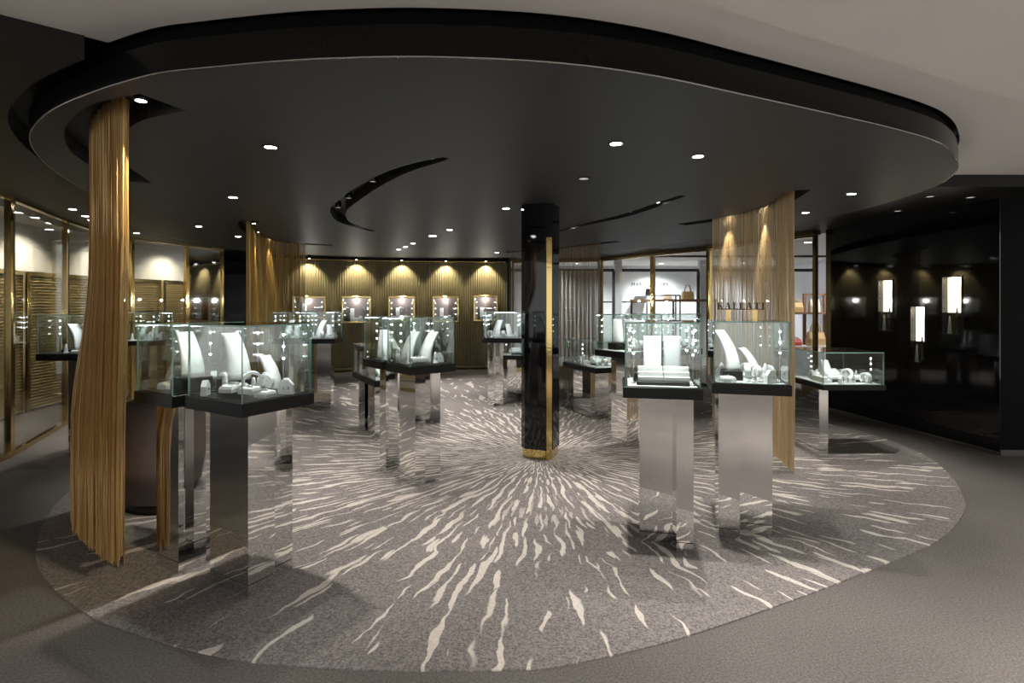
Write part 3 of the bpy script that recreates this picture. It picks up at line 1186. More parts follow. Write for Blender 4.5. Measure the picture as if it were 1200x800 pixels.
handbag((953 - 600) * yy / F_PX, yy - 0.08, 0.801, 0.33, 0.26, 0.16, 'tan_leather', 'large tan tote with upright handles on the white counter', handle=0.75)
handbag((930 - 600) * yy / F_PX, yy - 0.08, 0.801, 0.2, 0.12, 0.14, 'red_leather', 'small red handbag on the white counter', handle=0.4)
handbag((952 - 600) * yy / F_PX, yy - 0.06, z_of(366, yy) + .001, 0.2, 0.25, 0.12, 'cream_leather', 'cream upright handbag on the upper brown board', handle=0.2)
for (x, y, e) in [(2.2, 18.3, 260), (5.0, 18.3, 380), (7.6, 18.0, 300), (3.5, 15.0, 200), (6.5, 12.0, 300), (6.0, 10.0, 160), (0.8, 15.6, 200)]:
    t = empty('shop_downlight', (x, y, 2.95))
    m_ = MB()
    m_.lathe([(0.0001, -0.004), (0.06, -0.004), (0.075, 0.0)], 16)
    m_.build('lens', 'lamp_white', t)
    spot('lamp_beam', (0, 0, -0.02), (0, 0.25, -1), e, 125, 0.8, (0.95, 0.97, 1.0), 0.05, t)
    tag(t, 'round downlight in the neighbouring shop ceiling', 'ceiling light', 'shop downlights')

# ------------------------------------------------------------------ the black column
ct = empty('column', (COLX, COLY, 0), math.radians(-22))
hw, ch = 0.172, 0.06


def chamf(h, c):
    return [(-h + c, -h), (h - c, -h), (h, -h + c), (h, h - c), (h - c, h), (-h + c, h), (-h, h - c), (-h, -h + c)]


b = MB()
b.prism(chamf(hw, ch), 0.105, Z_DISC - 0.001)
b.build('shaft', 'black_gloss', ct)
b = MB()
b.prism(chamf(hw - 0.012, ch - 0.005), 0.008, 0.105)
b.build('base_collar', 'gold_mirror', ct)
b = MB()
p, q = Vector((hw - ch, -hw)), Vector((hw, -hw + ch))
dd = (q - p).normalized()
nn = Vector((dd.y, -dd.x))
p2, q2 = p + dd * 0.012, q - dd * 0.012
b.prism([tuple(p2 - nn * 0.02), tuple(q2 - nn * 0.02), tuple(q2 + nn * 0.003), tuple(p2 + nn * 0.003)], 0.008, 2.28)
b.build('inlay_strip', 'gold_mirror', ct)
tag(ct, 'glossy black faceted column with gold base and gold vertical strip', 'column')


# ------------------------------------------------------------------ hanging string curtains
def resample(path, n_):
    ls = [0]
    for i in range(1, len(path)):
        ls.append(ls[-1] + math.dist(path[i], path[i - 1]))
    out, j = [], 0
    for i in range(n_):
        s = ls[-1] * i / (n_ - 1)
        while j < len(ls) - 2 and ls[j + 1] < s:
            j += 1
        t = (s - ls[j]) / max(1e-6, ls[j + 1] - ls[j])
        out.append((path[j][0] + (path[j + 1][0] - path[j][0]) * t, path[j][1] + (path[j + 1][1] - path[j][1]) * t))
    return out


def string_curtain(top, bottom, count, r, m, label, zt=2.72, z_end=0.012, lo=0.7, hi=1.95, jitter=0.004, ragged=0.0, segs=10, name='string_curtain'):
    t = empty(name, (bottom[0][0], bottom[0][1], 0))
    ox, oy = bottom[0]
    T, B = resample(top, count), resample(bottom, count)
    mb_ = MB()
    rnd = random.Random(count)
    for i in range(count):
        jx, jy = rnd.uniform(-jitter, jitter), rnd.uniform(-jitter * 2, jitter * 2)
        ze = z_end + rnd.random() ** 2 * ragged
        wv, ph = rnd.uniform(0, 0.006), rnd.uniform(0, 6)
        pth = []
        for k_ in range(segs + 1):
            z = zt + (ze - zt) * k_ / segs
            u = min(1, max(0, (hi - z) / (hi - lo)))
            u = u * u * (3 - 2 * u)
            x = T[i][0] + (B[i][0] - T[i][0]) * u + jx + wv * math.sin(ph + z * 2.0)
            y = T[i][1] + (B[i][1] - T[i][1]) * u + jy + wv * math.cos(ph + z * 1.7)
            pth.append((x - ox, y - oy, z))
        mb_.tube(pth, r, 3, caps=False, smooth=False)
    so_ = mb_.build('strands', m, t)
    so_['kind'] = 'stuff'
    rl_ = MB()
    rl_.tube([(x - ox, y - oy, zt) for x, y in top], 0.012, 6)
    rl_.build('rail', 'bronze', t)
    tag(t, label, 'string curtain')
    return t


S1_TOP = spline([(-2.10, 2.96), (-2.32, 3.12), (-2.57, 3.37), (-2.80, 3.68), (-2.92, 3.95)], 8, closed=False)
S1_BOT = spline([(-2.36, 3.30), (-2.50, 3.38), (-2.82, 3.62), (-3.12, 3.90), (-3.36, 4.22)], 8, closed=False)
string_curtain(S1_TOP, S1_BOT, 520, 0.0034, 'string_gold', 'gold string curtain swept towards the carpet edge beside the mauve armchair', jitter=0.012, ragged=0.1, segs=14)
S2_TOP = spline([(-3.40, 7.02), (-3.72, 7.8), (-3.90, 8.5), (-3.86, 9.02), (-3.55, 9.36)], 8, closed=False)
string_curtain(S2_TOP, S2_TOP, 430, 0.0032, 'string_olive', 'gold string curtain hanging before the pleated drape and black panel', jitter=0.012)
S3_TOP = spline([(2.645, 5.12), (2.70, 5.4), (2.75, 5.8), (2.67, 6.34), (2.47, 6.73)], 8, closed=False)
string_curtain(S3_TOP, S3_TOP, 420, 0.0021, 'string_sheer', 'sheer gold string curtain behind the lettered case', jitter=0.003)
S4_TOP = spline([(-0.05, 10.78), (0.5, 10.47), (0.90, 10.02), (1.5, 9.27)], 8, closed=False)
string_curtain(S4_TOP, S4_TOP, 330, 0.0018, 'string_bronze', 'sheer bronze string curtain partly hidden by the black column', jitter=0.008)


def curtain_spots(path, fr, off, label, group, energy, col=(1, 0.80, 0.48)):
    """small spots inside the slot that graze down the strings"""
    P_ = resample(path, 101)
    for f in fr:
        i = min(99, max(1, int(f * 100)))
        a, b = Vector(P_[i - 1]), Vector(P_[i + 1])
        d = (b - a).normalized()
        nv = Vector((d.y, -d.x)) * off
        p = Vector(P_[i]) + nv
        track_spot(p.x, p.y, 2.735, True, label, group, (-nv.x * 0.85, -nv.y * 0.85, -1), energy, 36, col)


track_spot(-1.93, 2.84, 2.735, True, 'bright spotlight at the free end of the swept gold string curtain', 'spots of the swept curtain', (-0.30, 0.17, -1), 40, 46, (1, 0.82, 0.52))
curtain_spots(S2_TOP, (0.06, 0.42, 0.72), 0.075, 'small spotlight grazing the string curtain before the pleated drape', 'spots of the drape curtain', 60)
curtain_spots(S3_TOP, (0.48, 0.85), -0.075, 'small spotlight grazing the sheer curtain behind the lettered case', 'spots of the sheer curtain', 26, (1, 0.88, 0.66))


# ------------------------------------------------------------------ the tub armchair behind the near curtain
def armchair():
    t = empty('tub_armchair', (-2.75, 4.47, 0), math.radians(35))
    # shell: a horseshoe whose back (local -y) is highest
    rows = []
    n_ = 36
    for i in range(n_ + 1):
        a = math.radians(-90 - 128 + 256 * i / n_)
        k_ = abs(i / n_ - 0.5) * 2
        h = 0.93 - 0.27 * k_ ** 1.8
        ca, sa = math.cos(a), math.sin(a)
        ro, ri = 0.42, 0.30
        prof = [(ro - 0.035, 0.085), (ro + 0.012, 0.35), (ro, 0.62), (ro - 0.015, h - 0.05), (ro - 0.04, h - 0.012), (ro - 0.065, h), (ri + 0.03, h - 0.015), (ri + 0.005, h - 0.06), (ri, 0.40), (ri, 0.085)]
        rows.append([(r_ * ca, r_ * sa, z_) for r_, z_ in prof])
    b_ = MB()
    b_.sweep(rows)
    b_.build('shell', 'upholstery', t)
    b_ = MB()
    b_.tube([(r[4][0], r[4][1], r[4][2] + 0.006) for r in rows], 0.008, 6)
    b_.build('piping', 'upholstery_piping', t)
    b_ = MB()
    b_.lathe([(0.27, 0.085), (0.292, 0.12), (0.295, 0.38), (0.28, 0.43), (0.2, 0.45), (0.0001, 0.455)], 28, c=(0, 0.03, 0))
    b_.build('seat_cushion', 'upholstery', t)
    b_ = MB()
    b_.lathe([(0.36, 0.009), (0.36, 0.083)], 28)
    b_.build('base', 'black_matte', t)
    tag(t, 'mauve grey tub armchair on a black base behind the gold strings', 'armchair')


armchair()


# ------------------------------------------------------------------ display cases and their contents
def necklace_mesh(w, h, lean, m='white_display', taper=0.28, bl=0.030):
    rows = []
    nv, nu = 12, 6
    for j in range(nv + 1):
        v = j / nv
        c = lean * v * v
        hw_ = w / 2 * (1 - taper * v)
        fr, bk = [], []
        for i in range(nu + 1):
            u = -1 + 2 * i / nu
            bulge = bl * (1 - u * u) * (1 - 0.4 * v)
            zz = h * v * (1 - 0.06 * v)
            fr.append((u * hw_, c - bulge - 0.012, zz))
            bk.append((u * hw_, c + 0.012 - bulge * 0.6, zz))
        rows.append(fr + bk[::-1])
    b_ = MB()
    b_.sweep(rows, 0, True)
    return b_.mesh('necklace_stand', m)


def cuff_mesh(r, w):
    rows = []
    n_ = 22
    for i in range(n_ + 1):
        a = math.radians(-60 + 300 * i / n_)
        ca, sa = math.cos(a), math.sin(a)
        ro, ri = r, r * 0.72
        rows.append([(-w / 2, ro * ca, ro * sa + r), (w / 2, ro * ca, ro * sa + r), (w / 2, ri * ca, ri * sa + r), (-w / 2, ri * ca, ri * sa + r)])
    b_ = MB()
    b_.sweep(rows, 0, False)
    return b_.mesh('bangle_stand', 'white_display')


def step_mesh(w, d, h, steps=3):
    b_ = MB()
    for i in range(steps):
        b_.bbox(-w / 2 + 0.0 * i, w / 2, -d / 2 + d * i / steps, d / 2 - (0 if i == steps - 1 else 0), h * i / steps, h * (i + 1) / steps, 0.003)
    return b_.mesh('step_riser', 'white_display')


def cone_mesh(r, h):
    b_ = MB()
    b_.lathe([(r, 0), (r, h * 0.08), (r * 0.62, h * 0.16), (r * 0.5, h * 0.6), (r * 0.32, h * 0.92), (r * 0.1, h)], 14)
    b_.lathe([(r * 0.62, h * 0.42), (r * 0.66, h * 0.44), (r * 0.62, h * 0.46)], 14, 1)
    return b_.mesh('ring_cone', ['white_display', 'jewel_silver'])


def house_mesh(w, h, d):
    b_ = MB()
    rows = [[(-w / 2, y, 0), (w / 2, y, 0), (w / 2 * 0.9, y, h * 0.62), (w * 0.12, y, h), (-w * 0.12, y, h), (-w / 2 * 0.9, y, h * 0.62)] for y in (-d / 2, d / 2)]
    b_.sweep(rows, 0, False)
    b_.box(-w * 0.2, -w * 0.12, -d / 2 - 0.004, -d / 2, h * 0.35, h * 0.5, 1)
    b_.box(w * 0.12, w * 0.2, -d / 2 - 0.004, -d / 2, h * 0.35, h * 0.5, 1)
    return b_.mesh('earring_stand', ['white_display', 'jewel_silver'])


def pad_mesh(w, d, h):
    b_ = MB()
    rows = []
    for s, zz in ((1, 0), (1, h * 0.5), (0.9, h * 0.85), (0.72, h)):
        rows.append([(-w / 2 * s, -d / 2 * s, zz), (w / 2 * s, -d / 2 * s, zz), (w / 2 * s, d / 2 * s, zz), (-w / 2 * s, d / 2 * s, zz)])
    b_.sweep(rows, 0, False)
    b_.lathe([(w * 0.16, h), (w * 0.20, h + 0.006), (w * 0.16, h + 0.010)], 12, 1)
    return b_.mesh('ring_pad', ['white_display', 'jewel_silver'])


ME = {
    'neck': necklace_mesh(0.135, 0.29, 0.115), 'neck_s': necklace_mesh(0.10, 0.22, 0.10), 'panel': necklace_mesh(0.115, 0.26, 0.03, 'white_display', 0.0, 0.01),
    'panel_g': necklace_mesh(0.115, 0.26, 0.03, 'grey_easel', 0.0, 0.01),
    'cuff': cuff_mesh(0.042, 0.035), 'cuff_l': cuff_mesh(0.055, 0.05), 'step': step_mesh(0.16, 0.12, 0.085), 'step_w': step_mesh(0.22, 0.10, 0.06, 2),
    'cone': cone_mesh(0.028, 0.10), 'house': house_mesh(0.085, 0.085, 0.03), 'pad': pad_mesh(0.085, 0.085, 0.035), 'pad_w': pad_mesh(0.15, 0.08, 0.04),
}
KIND = {
    'neck': ('necklace_stand', 'tall white curved necklace stand', 'jewellery stand'), 'neck_s': ('necklace_stand', 'small white curved necklace stand', 'jewellery stand'),
    'panel': ('necklace_easel', 'upright white necklace panel', 'jewellery stand'), 'panel_g': ('necklace_easel', 'upright grey necklace panel', 'jewellery stand'),
    'cuff': ('bangle_stand', 'small white bangle ring stand', 'jewellery stand'), 'cuff_l': ('bangle_stand', 'large white bangle ring stand', 'jewellery stand'),
    'step': ('step_riser', 'white stepped jewellery riser', 'riser'), 'step_w': ('step_riser', 'wide low white stepped riser', 'riser'),
    'cone': ('ring_cone', 'slim white ring cone', 'jewellery stand'), 'house': ('earring_stand', 'small white earring stand with pitched top', 'jewellery stand'),
    'pad': ('ring_pad', 'square white ring pad', 'jewellery stand'), 'pad_w': ('ring_pad', 'oblong white ring pad', 'jewellery stand'),
}


def glass_box(t, w, d, z0, z1, th=0.009):
    """four panes and a lid, broad faces clear, cut edges green"""
    def pane(name, x0, x1, y0, y1, za, zb, axis):
        b_ = MB()
        b_.box(x0, x1, y0, y1, za, zb)
        order = {'z': (0, 1), 'y': (2, 4), 'x': (3, 5)}[axis]
        b_.m = [0 if i in order else 1 for i in range(6)]
        b_.build(name, ['case_glass', 'glass_edge'], t)
    pane('glass_panel', -w / 2, w / 2, -d / 2, -d / 2 + th, z0, z1 - th, 'y')
    pane('glass_panel', -w / 2, w / 2, d / 2 - th, d / 2, z0, z1 - th, 'y')
    pane('glass_panel', -w / 2, -w / 2 + th, -d / 2 + th, d / 2 - th, z0, z1 - th, 'x')
    pane('glass_panel', w / 2 - th, w / 2, -d / 2 + th, d / 2 - th, z0, z1 - th, 'x')
    pane('glass_lid', -w / 2, w / 2, -d / 2, d / 2, z1 - th, z1, 'z')


def hull_tree(verts, M_):
    bm = bmesh.new()
    vl = [bm.verts.new(M_ @ Vector(v)) for v in verts]
    bmesh.ops.remove_doubles(bm, verts=bm.verts[:], dist=1e-5)
    r_ = bmesh.ops.convex_hull(bm, input=bm.verts[:])
    tr_ = BVHTree.FromBMesh(bm)
    cs = [v.co.copy() for v in bm.verts]
    bm.free()
    lo_ = [min(c_[i] for c_ in cs) for i in range(3)]
    hi_ = [max(c_[i] for c_ in cs) for i in range(3)]
    return tr_, lo_, hi_


def inside(a_, b_):
    return all(a_[1][i] >= b_[1][i] and a_[2][i] <= b_[2][i] for i in range(3)) or all(b_[1][i] >= a_[1][i] and b_[2][i] <= a_[2][i] for i in range(3))


def display_case(Fc, a_deg, w, d, plinths, label, place, items, low=False, lining=False, leds=3, energy=5.0, extra=0, posts=((0.86, 0.14), (0.12, 0.5)), zs=None):
    zb, zt, zg = zs or ((0.66, 0.73, 1.09) if low else (1.00, 1.07, 1.485))
    a = math.radians(a_deg)
    rv, lv = Vector((math.cos(a), math.sin(a))), Vector((-math.sin(a), math.cos(a)))
    c = Vector(Fc) + rv * w / 2 + lv * d / 2
    t = empty('display_case', (c.x, c.y, 0), a)
    base = 0.0085
    for (x0, x1, y0, y1) in plinths:
        b_ = MB()
        b_.box(x0, x1, y0, y1, 0.078, zb)
        po = b_.build('plinth_column', 'chrome', t)
        b_ = MB()
        b_.box(x0, x1, y0, y1, base, 0.073)
        b_.box(x0 + 0.006, x1 - 0.006, y0 + 0.006, y1 - 0.006, 0.073, 0.078, 1)
        b_.build('foot', ['chrome', 'black_matte'], po)
    b_ = MB()
    b_.bbox(-w / 2, w / 2, -d / 2, d / 2, zb, zt, 0.003)
    b_.build('tray', 'black_tray', t)
    b_ = MB()
    b_.box(-w / 2 + 0.03, w / 2 - 0.03, -d / 2 + 0.03, d / 2 - 0.03, zt, zt + 0.004)
    b_.build('lining', 'white_lining' if lining else 'black_tray', t)
    glass_box(t, w - 0.024, d - 0.024, zt, zg)
    zf = zt + 0.0045
    for (fx, fy) in posts:  # LED posts, some added to imitate the sparkle of repeated glass reflections
        px_, py_ = -w / 2 + w * fx, -d / 2 + d * fy
        b_ = MB()
        b_.tube([(px_, py_, zf), (px_, py_, zg - 0.05)], 0.0035, 6)
        b_.lathe([(0.014, zf), (0.014, zf + 0.008), (0.004, zf + 0.01)], 10, c=(px_, py_, 0))
        po = b_.build('sparkle_light_post', 'steel', t)
        for q in range(leds):
            zz = zg - 0.07 - q * (zg - zt) * 0.17
            b_ = MB()
            b_.lathe([(0.0001, -0.008), (0.0055, -0.005), (0.0075, 0), (0.0055, 0.005), (0.0001, 0.008)], 8, c=(px_, py_, zz))
            b_.build('led', 'led_white', po)
    ld_ = bpy.data.lights.new('case_light', 'AREA')
    ld_.shape = 'RECTANGLE'
    ld_.size = w * 0.6
    ld_.size_y = 0.03
    ld_.energy = energy * 0.085
    ld_.color = (0.90, 0.97, 1.0)
    lo_ = bpy.data.objects.new('case_light', ld_)
    COL.objects.link(lo_)
    lo_.parent = t
    lo_.location = (0, -d * 0.36, zg - 0.03)
    lo_.rotation_euler = (math.radians(22), 0, 0)
    tag(t, label, 'display case')
    # contents stand on the lining or on black blocks
    Mw = Matrix.Translation((c.x, c.y, 0)) @ Matrix.Rotation(a, 4, 'Z')
    placed = []
    gx, gy = w / 2 - 0.026, d / 2 - 0.026
    for (fx, fy) in posts:
        b_ = MB()
        qx, qy = -w / 2 + w * fx, -d / 2 + d * fy
        b_.box(qx - 0.015, qx + 0.015, qy - 0.015, qy + 0.015, zt, zg)
        placed.append(hull_tree(b_.v, Matrix.Identity(4)))

    def settle(verts, ix, iy, rz, z, reach):
        for rad in range(0, reach):
            for k_ in range(1 if rad == 0 else 16):
                ox = rad * 0.008 * math.cos(k_ * PI / 8)
                oy = rad * 0.008 * math.sin(k_ * PI / 8)
                M_ = Matrix.Translation((ix + ox, iy + oy, z)) @ Matrix.Rotation(math.radians(rz), 4, 'Z')
                tv = [M_ @ Vector(v) for v in verts]
                if min(v.x for v in tv) < -gx or max(v.x for v in tv) > gx or min(v.y for v in tv) < -gy or max(v.y for v in tv) > gy:
                    continue
                if max(v.z for v in tv) > zg - 0.035:
                    continue
                tr_ = hull_tree(verts, M_)
                if any(tr_[0].overlap(q_[0]) or inside(tr_, q_) for q_ in placed):
                    continue
                placed.append(tr_)
                return M_.translation
        return None
    rnd = random.Random(int(abs(Fc[0] * 100)) + 3)
    for it in list(items) + [(rnd.choice(('pad', 'cone', 'cuff', 'house', 'pad_w', 'cuff_l')), rnd.uniform(-.42, .42), rnd.uniform(-.42, .42), rnd.uniform(-60, 60)) for _ in range(extra)]:
        kind, ix, iy, irz = it[0], it[1] * w, it[2] * d, it[3]
        zlift = it[4] if len(it) > 4 else 0.0
        if kind == 'block':
            bw_, bd_, bh_ = it[4], it[5], it[6]
            b_ = MB()
            b_.bbox(-bw_ / 2, bw_ / 2, -bd_ / 2, bd_ / 2, 0, bh_, 0.003)
            q_ = settle(b_.v, ix, iy, irz, zf, 12)
            if q_ is None:
                continue
            p_ = Mw @ q_
            o_ = b_.build('black_block', 'black_tray', None, p_, a + math.radians(irz))
            tag(o_, ('low black platform' if bh_ < 0.05 else 'square black pedestal block') + ' in ' + place, 'platform', 'black platforms in ' + place)
            continue
        nm, lb, ct_ = KIND[kind]
        q_ = settle([v.co[:] for v in ME[kind].vertices], ix, iy, irz, zf + zlift, 9 if zlift else 16)
        if q_ is None:
            continue
        p_ = Mw @ q_
        o_ = link_mesh(nm, ME[kind], None, p_, a + math.radians(irz))
        tag(o_, lb + ' in ' + place, ct_, lb + 's in ' + place)
    return t


def P2(w, d, sx=0.5, near=0, inx=0.09, iny=0.10, step=0.09):
    """two mirror columns side by side, one set nearer the front than the other"""
    x0, x1 = -w / 2 + inx, w / 2 - inx
    xm = x0 + (x1 - x0) * sx
    ya, yb = -d / 2 + iny, d / 2 - iny
    if near == 0:
        return [(x0, xm, ya, yb - step), (xm, x1, ya + step, yb)]
    return [(x0, xm, ya + step, yb), (xm, x1, ya, yb - step)]


RICH = [('block', -0.16, 0.16, 0, 0.17, 0.15, 0.075), ('neck', -0.16, 0.16, -40, 0.077), ('block', 0.06, -0.16, 0, 0.26, 0.18, 0.025),
        ('cuff_l', 0.0, -0.10, 30, 0.027), ('pad', -0.12, -0.22, 10, 0.027), ('cuff', 0.14, -0.20, -20, 0.027), ('house', 0.28, -0.10, -20), ('cone', 0.20, 0.06, 0), ('pad_w', 0.18, 0.24, 0), ('neck_s', 0.24, 0.30, -30)]
MID = [('neck', -0.12, 0.10, -50), ('neck', 0.22, 0.16, -50), ('block', 0.0, -0.2, 0, 0.26, 0.14, 0.025), ('cuff', -0.10, -0.2, 20, 0.027), ('pad', 0.06, -0.2, 0, 0.027), ('cone', 0.22, -0.22, 0), ('house', -0.30, -0.10, 10)]
FARSET = [('neck', -0.18, 0.05, -30), ('neck_s', 0.16, 0.10, 25), ('cuff_l', 0.0, -0.22, 20), ('pad_w', 0.26, -0.20, 0), ('cone', -0.30, -0.2, 0), ('house', 0.32, 0.05, 0)]
LOWSET = [('block', 0.05, -0.16, 0, 0.34, 0.16, 0.025), ('step', -0.10, -0.12, 15, 0.027), ('cuff_l', 0.10, -0.16, 30, 0.027), ('pad_w', 0.22, -0.18, 0, 0.027), ('cuff', -0.28, 0.16, 0), ('pad', -0.12, 0.24, 0), ('cuff_l', 0.12, 0.20, -30), ('house', 0.30, 0.18, 0), ('step_w', -0.32, -0.05, 90)]

# near pair by the swept curtain
w, d = 0.47, 0.53
display_case((-1.42, 2.87), 60, w, d, [(-w / 2 + 0.07, 0.0, -d / 2 + 0.05, d / 2 - 0.13), (0.0, w / 2 - 0.07, -d / 2 + 0.11, d / 2 - 0.08)],
             'glass display case set corner-on, white bangle stands on its black platform', 'the corner-on case with bangle stands',
             [('block', 0.02, 0.26, 0, 0.17, 0.17, 0.075), ('neck', 0.02, 0.22, -5, 0.077), ('block', 0.02, -0.12, 90, 0.30, 0.26, 0.03),
              ('pad_w', -0.28, 0.04, 20, 0.032), ('cuff_l', -0.12, -0.10, 60, 0.032), ('cuff', 0.04, -0.20, 30, 0.032), ('pad', -0.18, -0.24, 20, 0.032), ('cone', -0.24, 0.14, 0, 0.032), ('house', 0.30, -0.28, -50), ('house', 0.16, -0.05, -50, 0.032), ('neck_s', 0.36, -0.02, 0)],
             energy=7.0, extra=14, posts=((0.80, 0.30), (0.94, 0.94)))
w, d = 0.47, 0.42
display_case((-1.95, 3.13), 60, w, d, [(-w / 2 + 0.07, 0.0, -d / 2 + 0.06, d / 2 - 0.12), (0.0, w / 2 - 0.07, -d / 2 + 0.10, d / 2 - 0.07)],
             'glass display case wedged between swept string curtain and corner-on case', 'the case beside the swept strings',
             [('block', -0.05, -0.10, 0, 0.17, 0.16, 0.075), ('neck', -0.05, -0.12, -5, 0.077), ('pad_w', -0.12, 0.24, 30), ('cuff_l', 0.12, 0.22, 20), ('house', 0.30, -0.24, -50), ('cuff', 0.34, 0.1, -30)],
             energy=4.0, posts=((0.75, 0.5),))
# middle pair
w, d = 0.46, 0.45
display_case((-0.857, 4.57), 39, w, d, [(-w / 2 + 0.12, -0.01, -d / 2 + 0.12, d / 2 - 0.04), (-0.01, w / 2 - 0.05, -d / 2 + 0.18, d / 2 - 0.1)],
             'glass case with two leaning necklace stands between long low case and column', 'the case of leaning stands',
             [('neck', 0.06, -0.08, -75), ('neck', -0.16, 0.26, -75), ('block', -0.10, -0.24, 0, 0.26, 0.13, 0.022), ('pad_w', -0.18, -0.24, 0, 0.024), ('cuff_l', -0.02, -0.26, 40, 0.024), ('cone', 0.18, -0.27, 0), ('house', -0.34, 0.0, -20), ('cuff', -0.36, 0.25, -40), ('neck_s', 0.30, 0.25, -80)],
             energy=7.0, extra=12, posts=((0.08, 0.5), (0.92, 0.92), (0.1, 0.92)))
w, d = 0.42, 0.42
display_case((-1.166 - 0.02, 4.975), 39, w, d, P2(w, d),
             'glass case adjoining the case of leaning stands, beside the long low case', 'the case adjoining the leaning stands',
             FARSET, energy=6.0)
# front right pair
w, d = 0.49, 0.47
display_case((0.71, 3.49), -11, w, d, [(-w / 2 + 0.11, 0.09, -d / 2 + 0.20, d / 2 - 0.05), (0.09, w / 2 - 0.05, -d / 2 + 0.07, d / 2 - 0.14)],
             'glass case holding two flat upright panels above stacked white risers', 'the case of flat upright panels',
             [('block', 0.0, -0.20, 0, 0.33, 0.15, 0.025), ('step', -0.14, -0.20, 0, 0.027), ('step', 0.20, -0.20, 0, 0.027), ('block', -0.02, 0.10, 0, 0.34, 0.14, 0.06), ('panel', -0.10, 0.02, 0, 0.062), ('panel_g', 0.17, 0.10, -4, 0.062), ('step_w', 0.04, -0.06, 0), ('pad', 0.36, 0.02, 0)],
             lining=True, energy=10.0, extra=14, posts=((0.14, 0.30), (0.90, 0.2), (0.1, 0.9), (0.9, 0.9)))
w, d = 0.49, 0.47
display_case((1.34, 3.66), -15, w, d, [(-w / 2 + 0.05, -0.06, -d / 2 + 0.08, d / 2 - 0.14), (-0.06, w / 2 - 0.08, -d / 2 + 0.21, d / 2 - 0.05)],
             'glass case carrying dark raised lettering on its lid', 'the lettered case',
             [('block', -0.20, -0.06, 0, 0.13, 0.13, 0.065), ('neck', -0.18, -0.06, 50, 0.067), ('block', 0.06, -0.24, 0, 0.34, 0.12, 0.022), ('cuff', -0.02, -0.24, 0, 0.024), ('cuff', 0.08, -0.22, 30, 0.024), ('cone', 0.15, -0.24, 0, 0.024), ('cuff', 0.22, -0.2, 60, 0.024), ('pad_w', 0.06, -0.32, 0, 0.024), ('cuff_l', 0.02, 0.08, 20), ('cone', 0.15, 0.02, 0), ('neck_s', 0.10, 0.28, 60), ('house', 0.30, 0.10, 10)],
             lining=True, energy=8.0, extra=18, posts=((0.89, 0.2), (0.1, 0.9)))
# pair behind them
w = d = 0.55
display_case((1.24, 5.9), 30, w, d, P2(w, d, 0.6, 0), 'glass case standing behind the case of flat panels', 'the case behind the flat panels', RICH, posts=((0.1, 0.12), (0.9, 0.12), (0.1, 0.88), (0.9, 0.88)), extra=6, energy=10.0, lining=True)
display_case((1.79, 6.22), 30, w, d, P2(w, d, 0.4, 1), 'glass case standing behind the lettered case, beside the sheer curtain', 'the case by the sheer curtain', RICH, posts=((0.1, 0.12), (0.9, 0.12), (0.1, 0.88), (0.9, 0.88)), extra=6, energy=10.0, lining=True)
# low cases
w, d = 0.60, 0.95
display_case((1.12, 7.34), 22, w, d, [(-w / 2 + 0.10, -0.02, -d / 2 + 0.3, d / 2 - 0.15), (-0.02, w / 2 - 0.08, -d / 2 + 0.12, d / 2 - 0.3)],
             'low glass case with white lining behind the black column', 'the low case behind the column', LOWSET, low=True, lining=True, energy=7, extra=18)
w, d = 0.65, 0.72
display_case((3.20, 5.62), 0, w, d, [(-w / 2 + 0.005, -w / 2 + 0.10, -d / 2 + 0.08, d / 2 - 0.05)],
             'low glass case with white lining standing before the black wall', 'the low case before the black wall', LOWSET + [('neck_s', -0.10, 0.02, -10), ('cone', 0.36, -0.24, 0)], low=True, lining=True, energy=6, extra=24, zs=(0.71, 0.765, 1.10))
w, d = 0.50, 1.05
display_case((-1.55, 6.15), 29.5, w, d, [(-w / 2 + 0.06, w / 2 - 0.16, -d / 2 + 0.2, -d / 2 + 0.5), (-w / 2 + 0.06, w / 2 - 0.1, d / 2 - 0.4, d / 2 - 0.1)],
             'long low glass case reaching towards the golden drape', 'the long low case', LOWSET, low=True, lining=True, energy=8, extra=18)
w, d = 0.60, 0.50
display_case((-0.17, 9.2), 0, w, d, P2(w, d), 'small low glass case beyond the tall case by the column', 'the small low case', LOWSET[:6], low=True, lining=True, energy=6)
# far and side cases
w, d = 0.62, 0.45
display_case((-0.46, 8.4), -3, w, d, [(-w / 2 + 0.08, -w / 2 + 0.18, -d / 2 + 0.06, d / 2 - 0.1), (-w / 2 + 0.18, 0.0, -d / 2 + 0.2, d / 2 - 0.05)],
             'tall glass case with curved stands beside the column, under the brightest window', 'the tall case by the column', FARSET, posts=((0.1, 0.12), (0.9, 0.12), (0.1, 0.88), (0.9, 0.88)), extra=6, energy=9)
w, d = 0.46, 0.45
display_case((-3.13, 8.22), 2, w, d, P2(w, d, 0.5, 1), 'glass case in front of the hanging strings, on the low case side', 'the case on the low case side', FARSET, posts=((0.1, 0.12), (0.9, 0.12), (0.1, 0.88), (0.9, 0.88)), extra=6, energy=9)
display_case((-3.62, 8.20), 2, w, d, P2(w, d, 0.5, 0), 'glass case close against the strings hanging before the drape', 'the case against the hanging strings', FARSET, posts=((0.1, 0.12), (0.9, 0.12), (0.1, 0.88), (0.9, 0.88)), extra=6, energy=9)
w, d = 0.62, 0.45
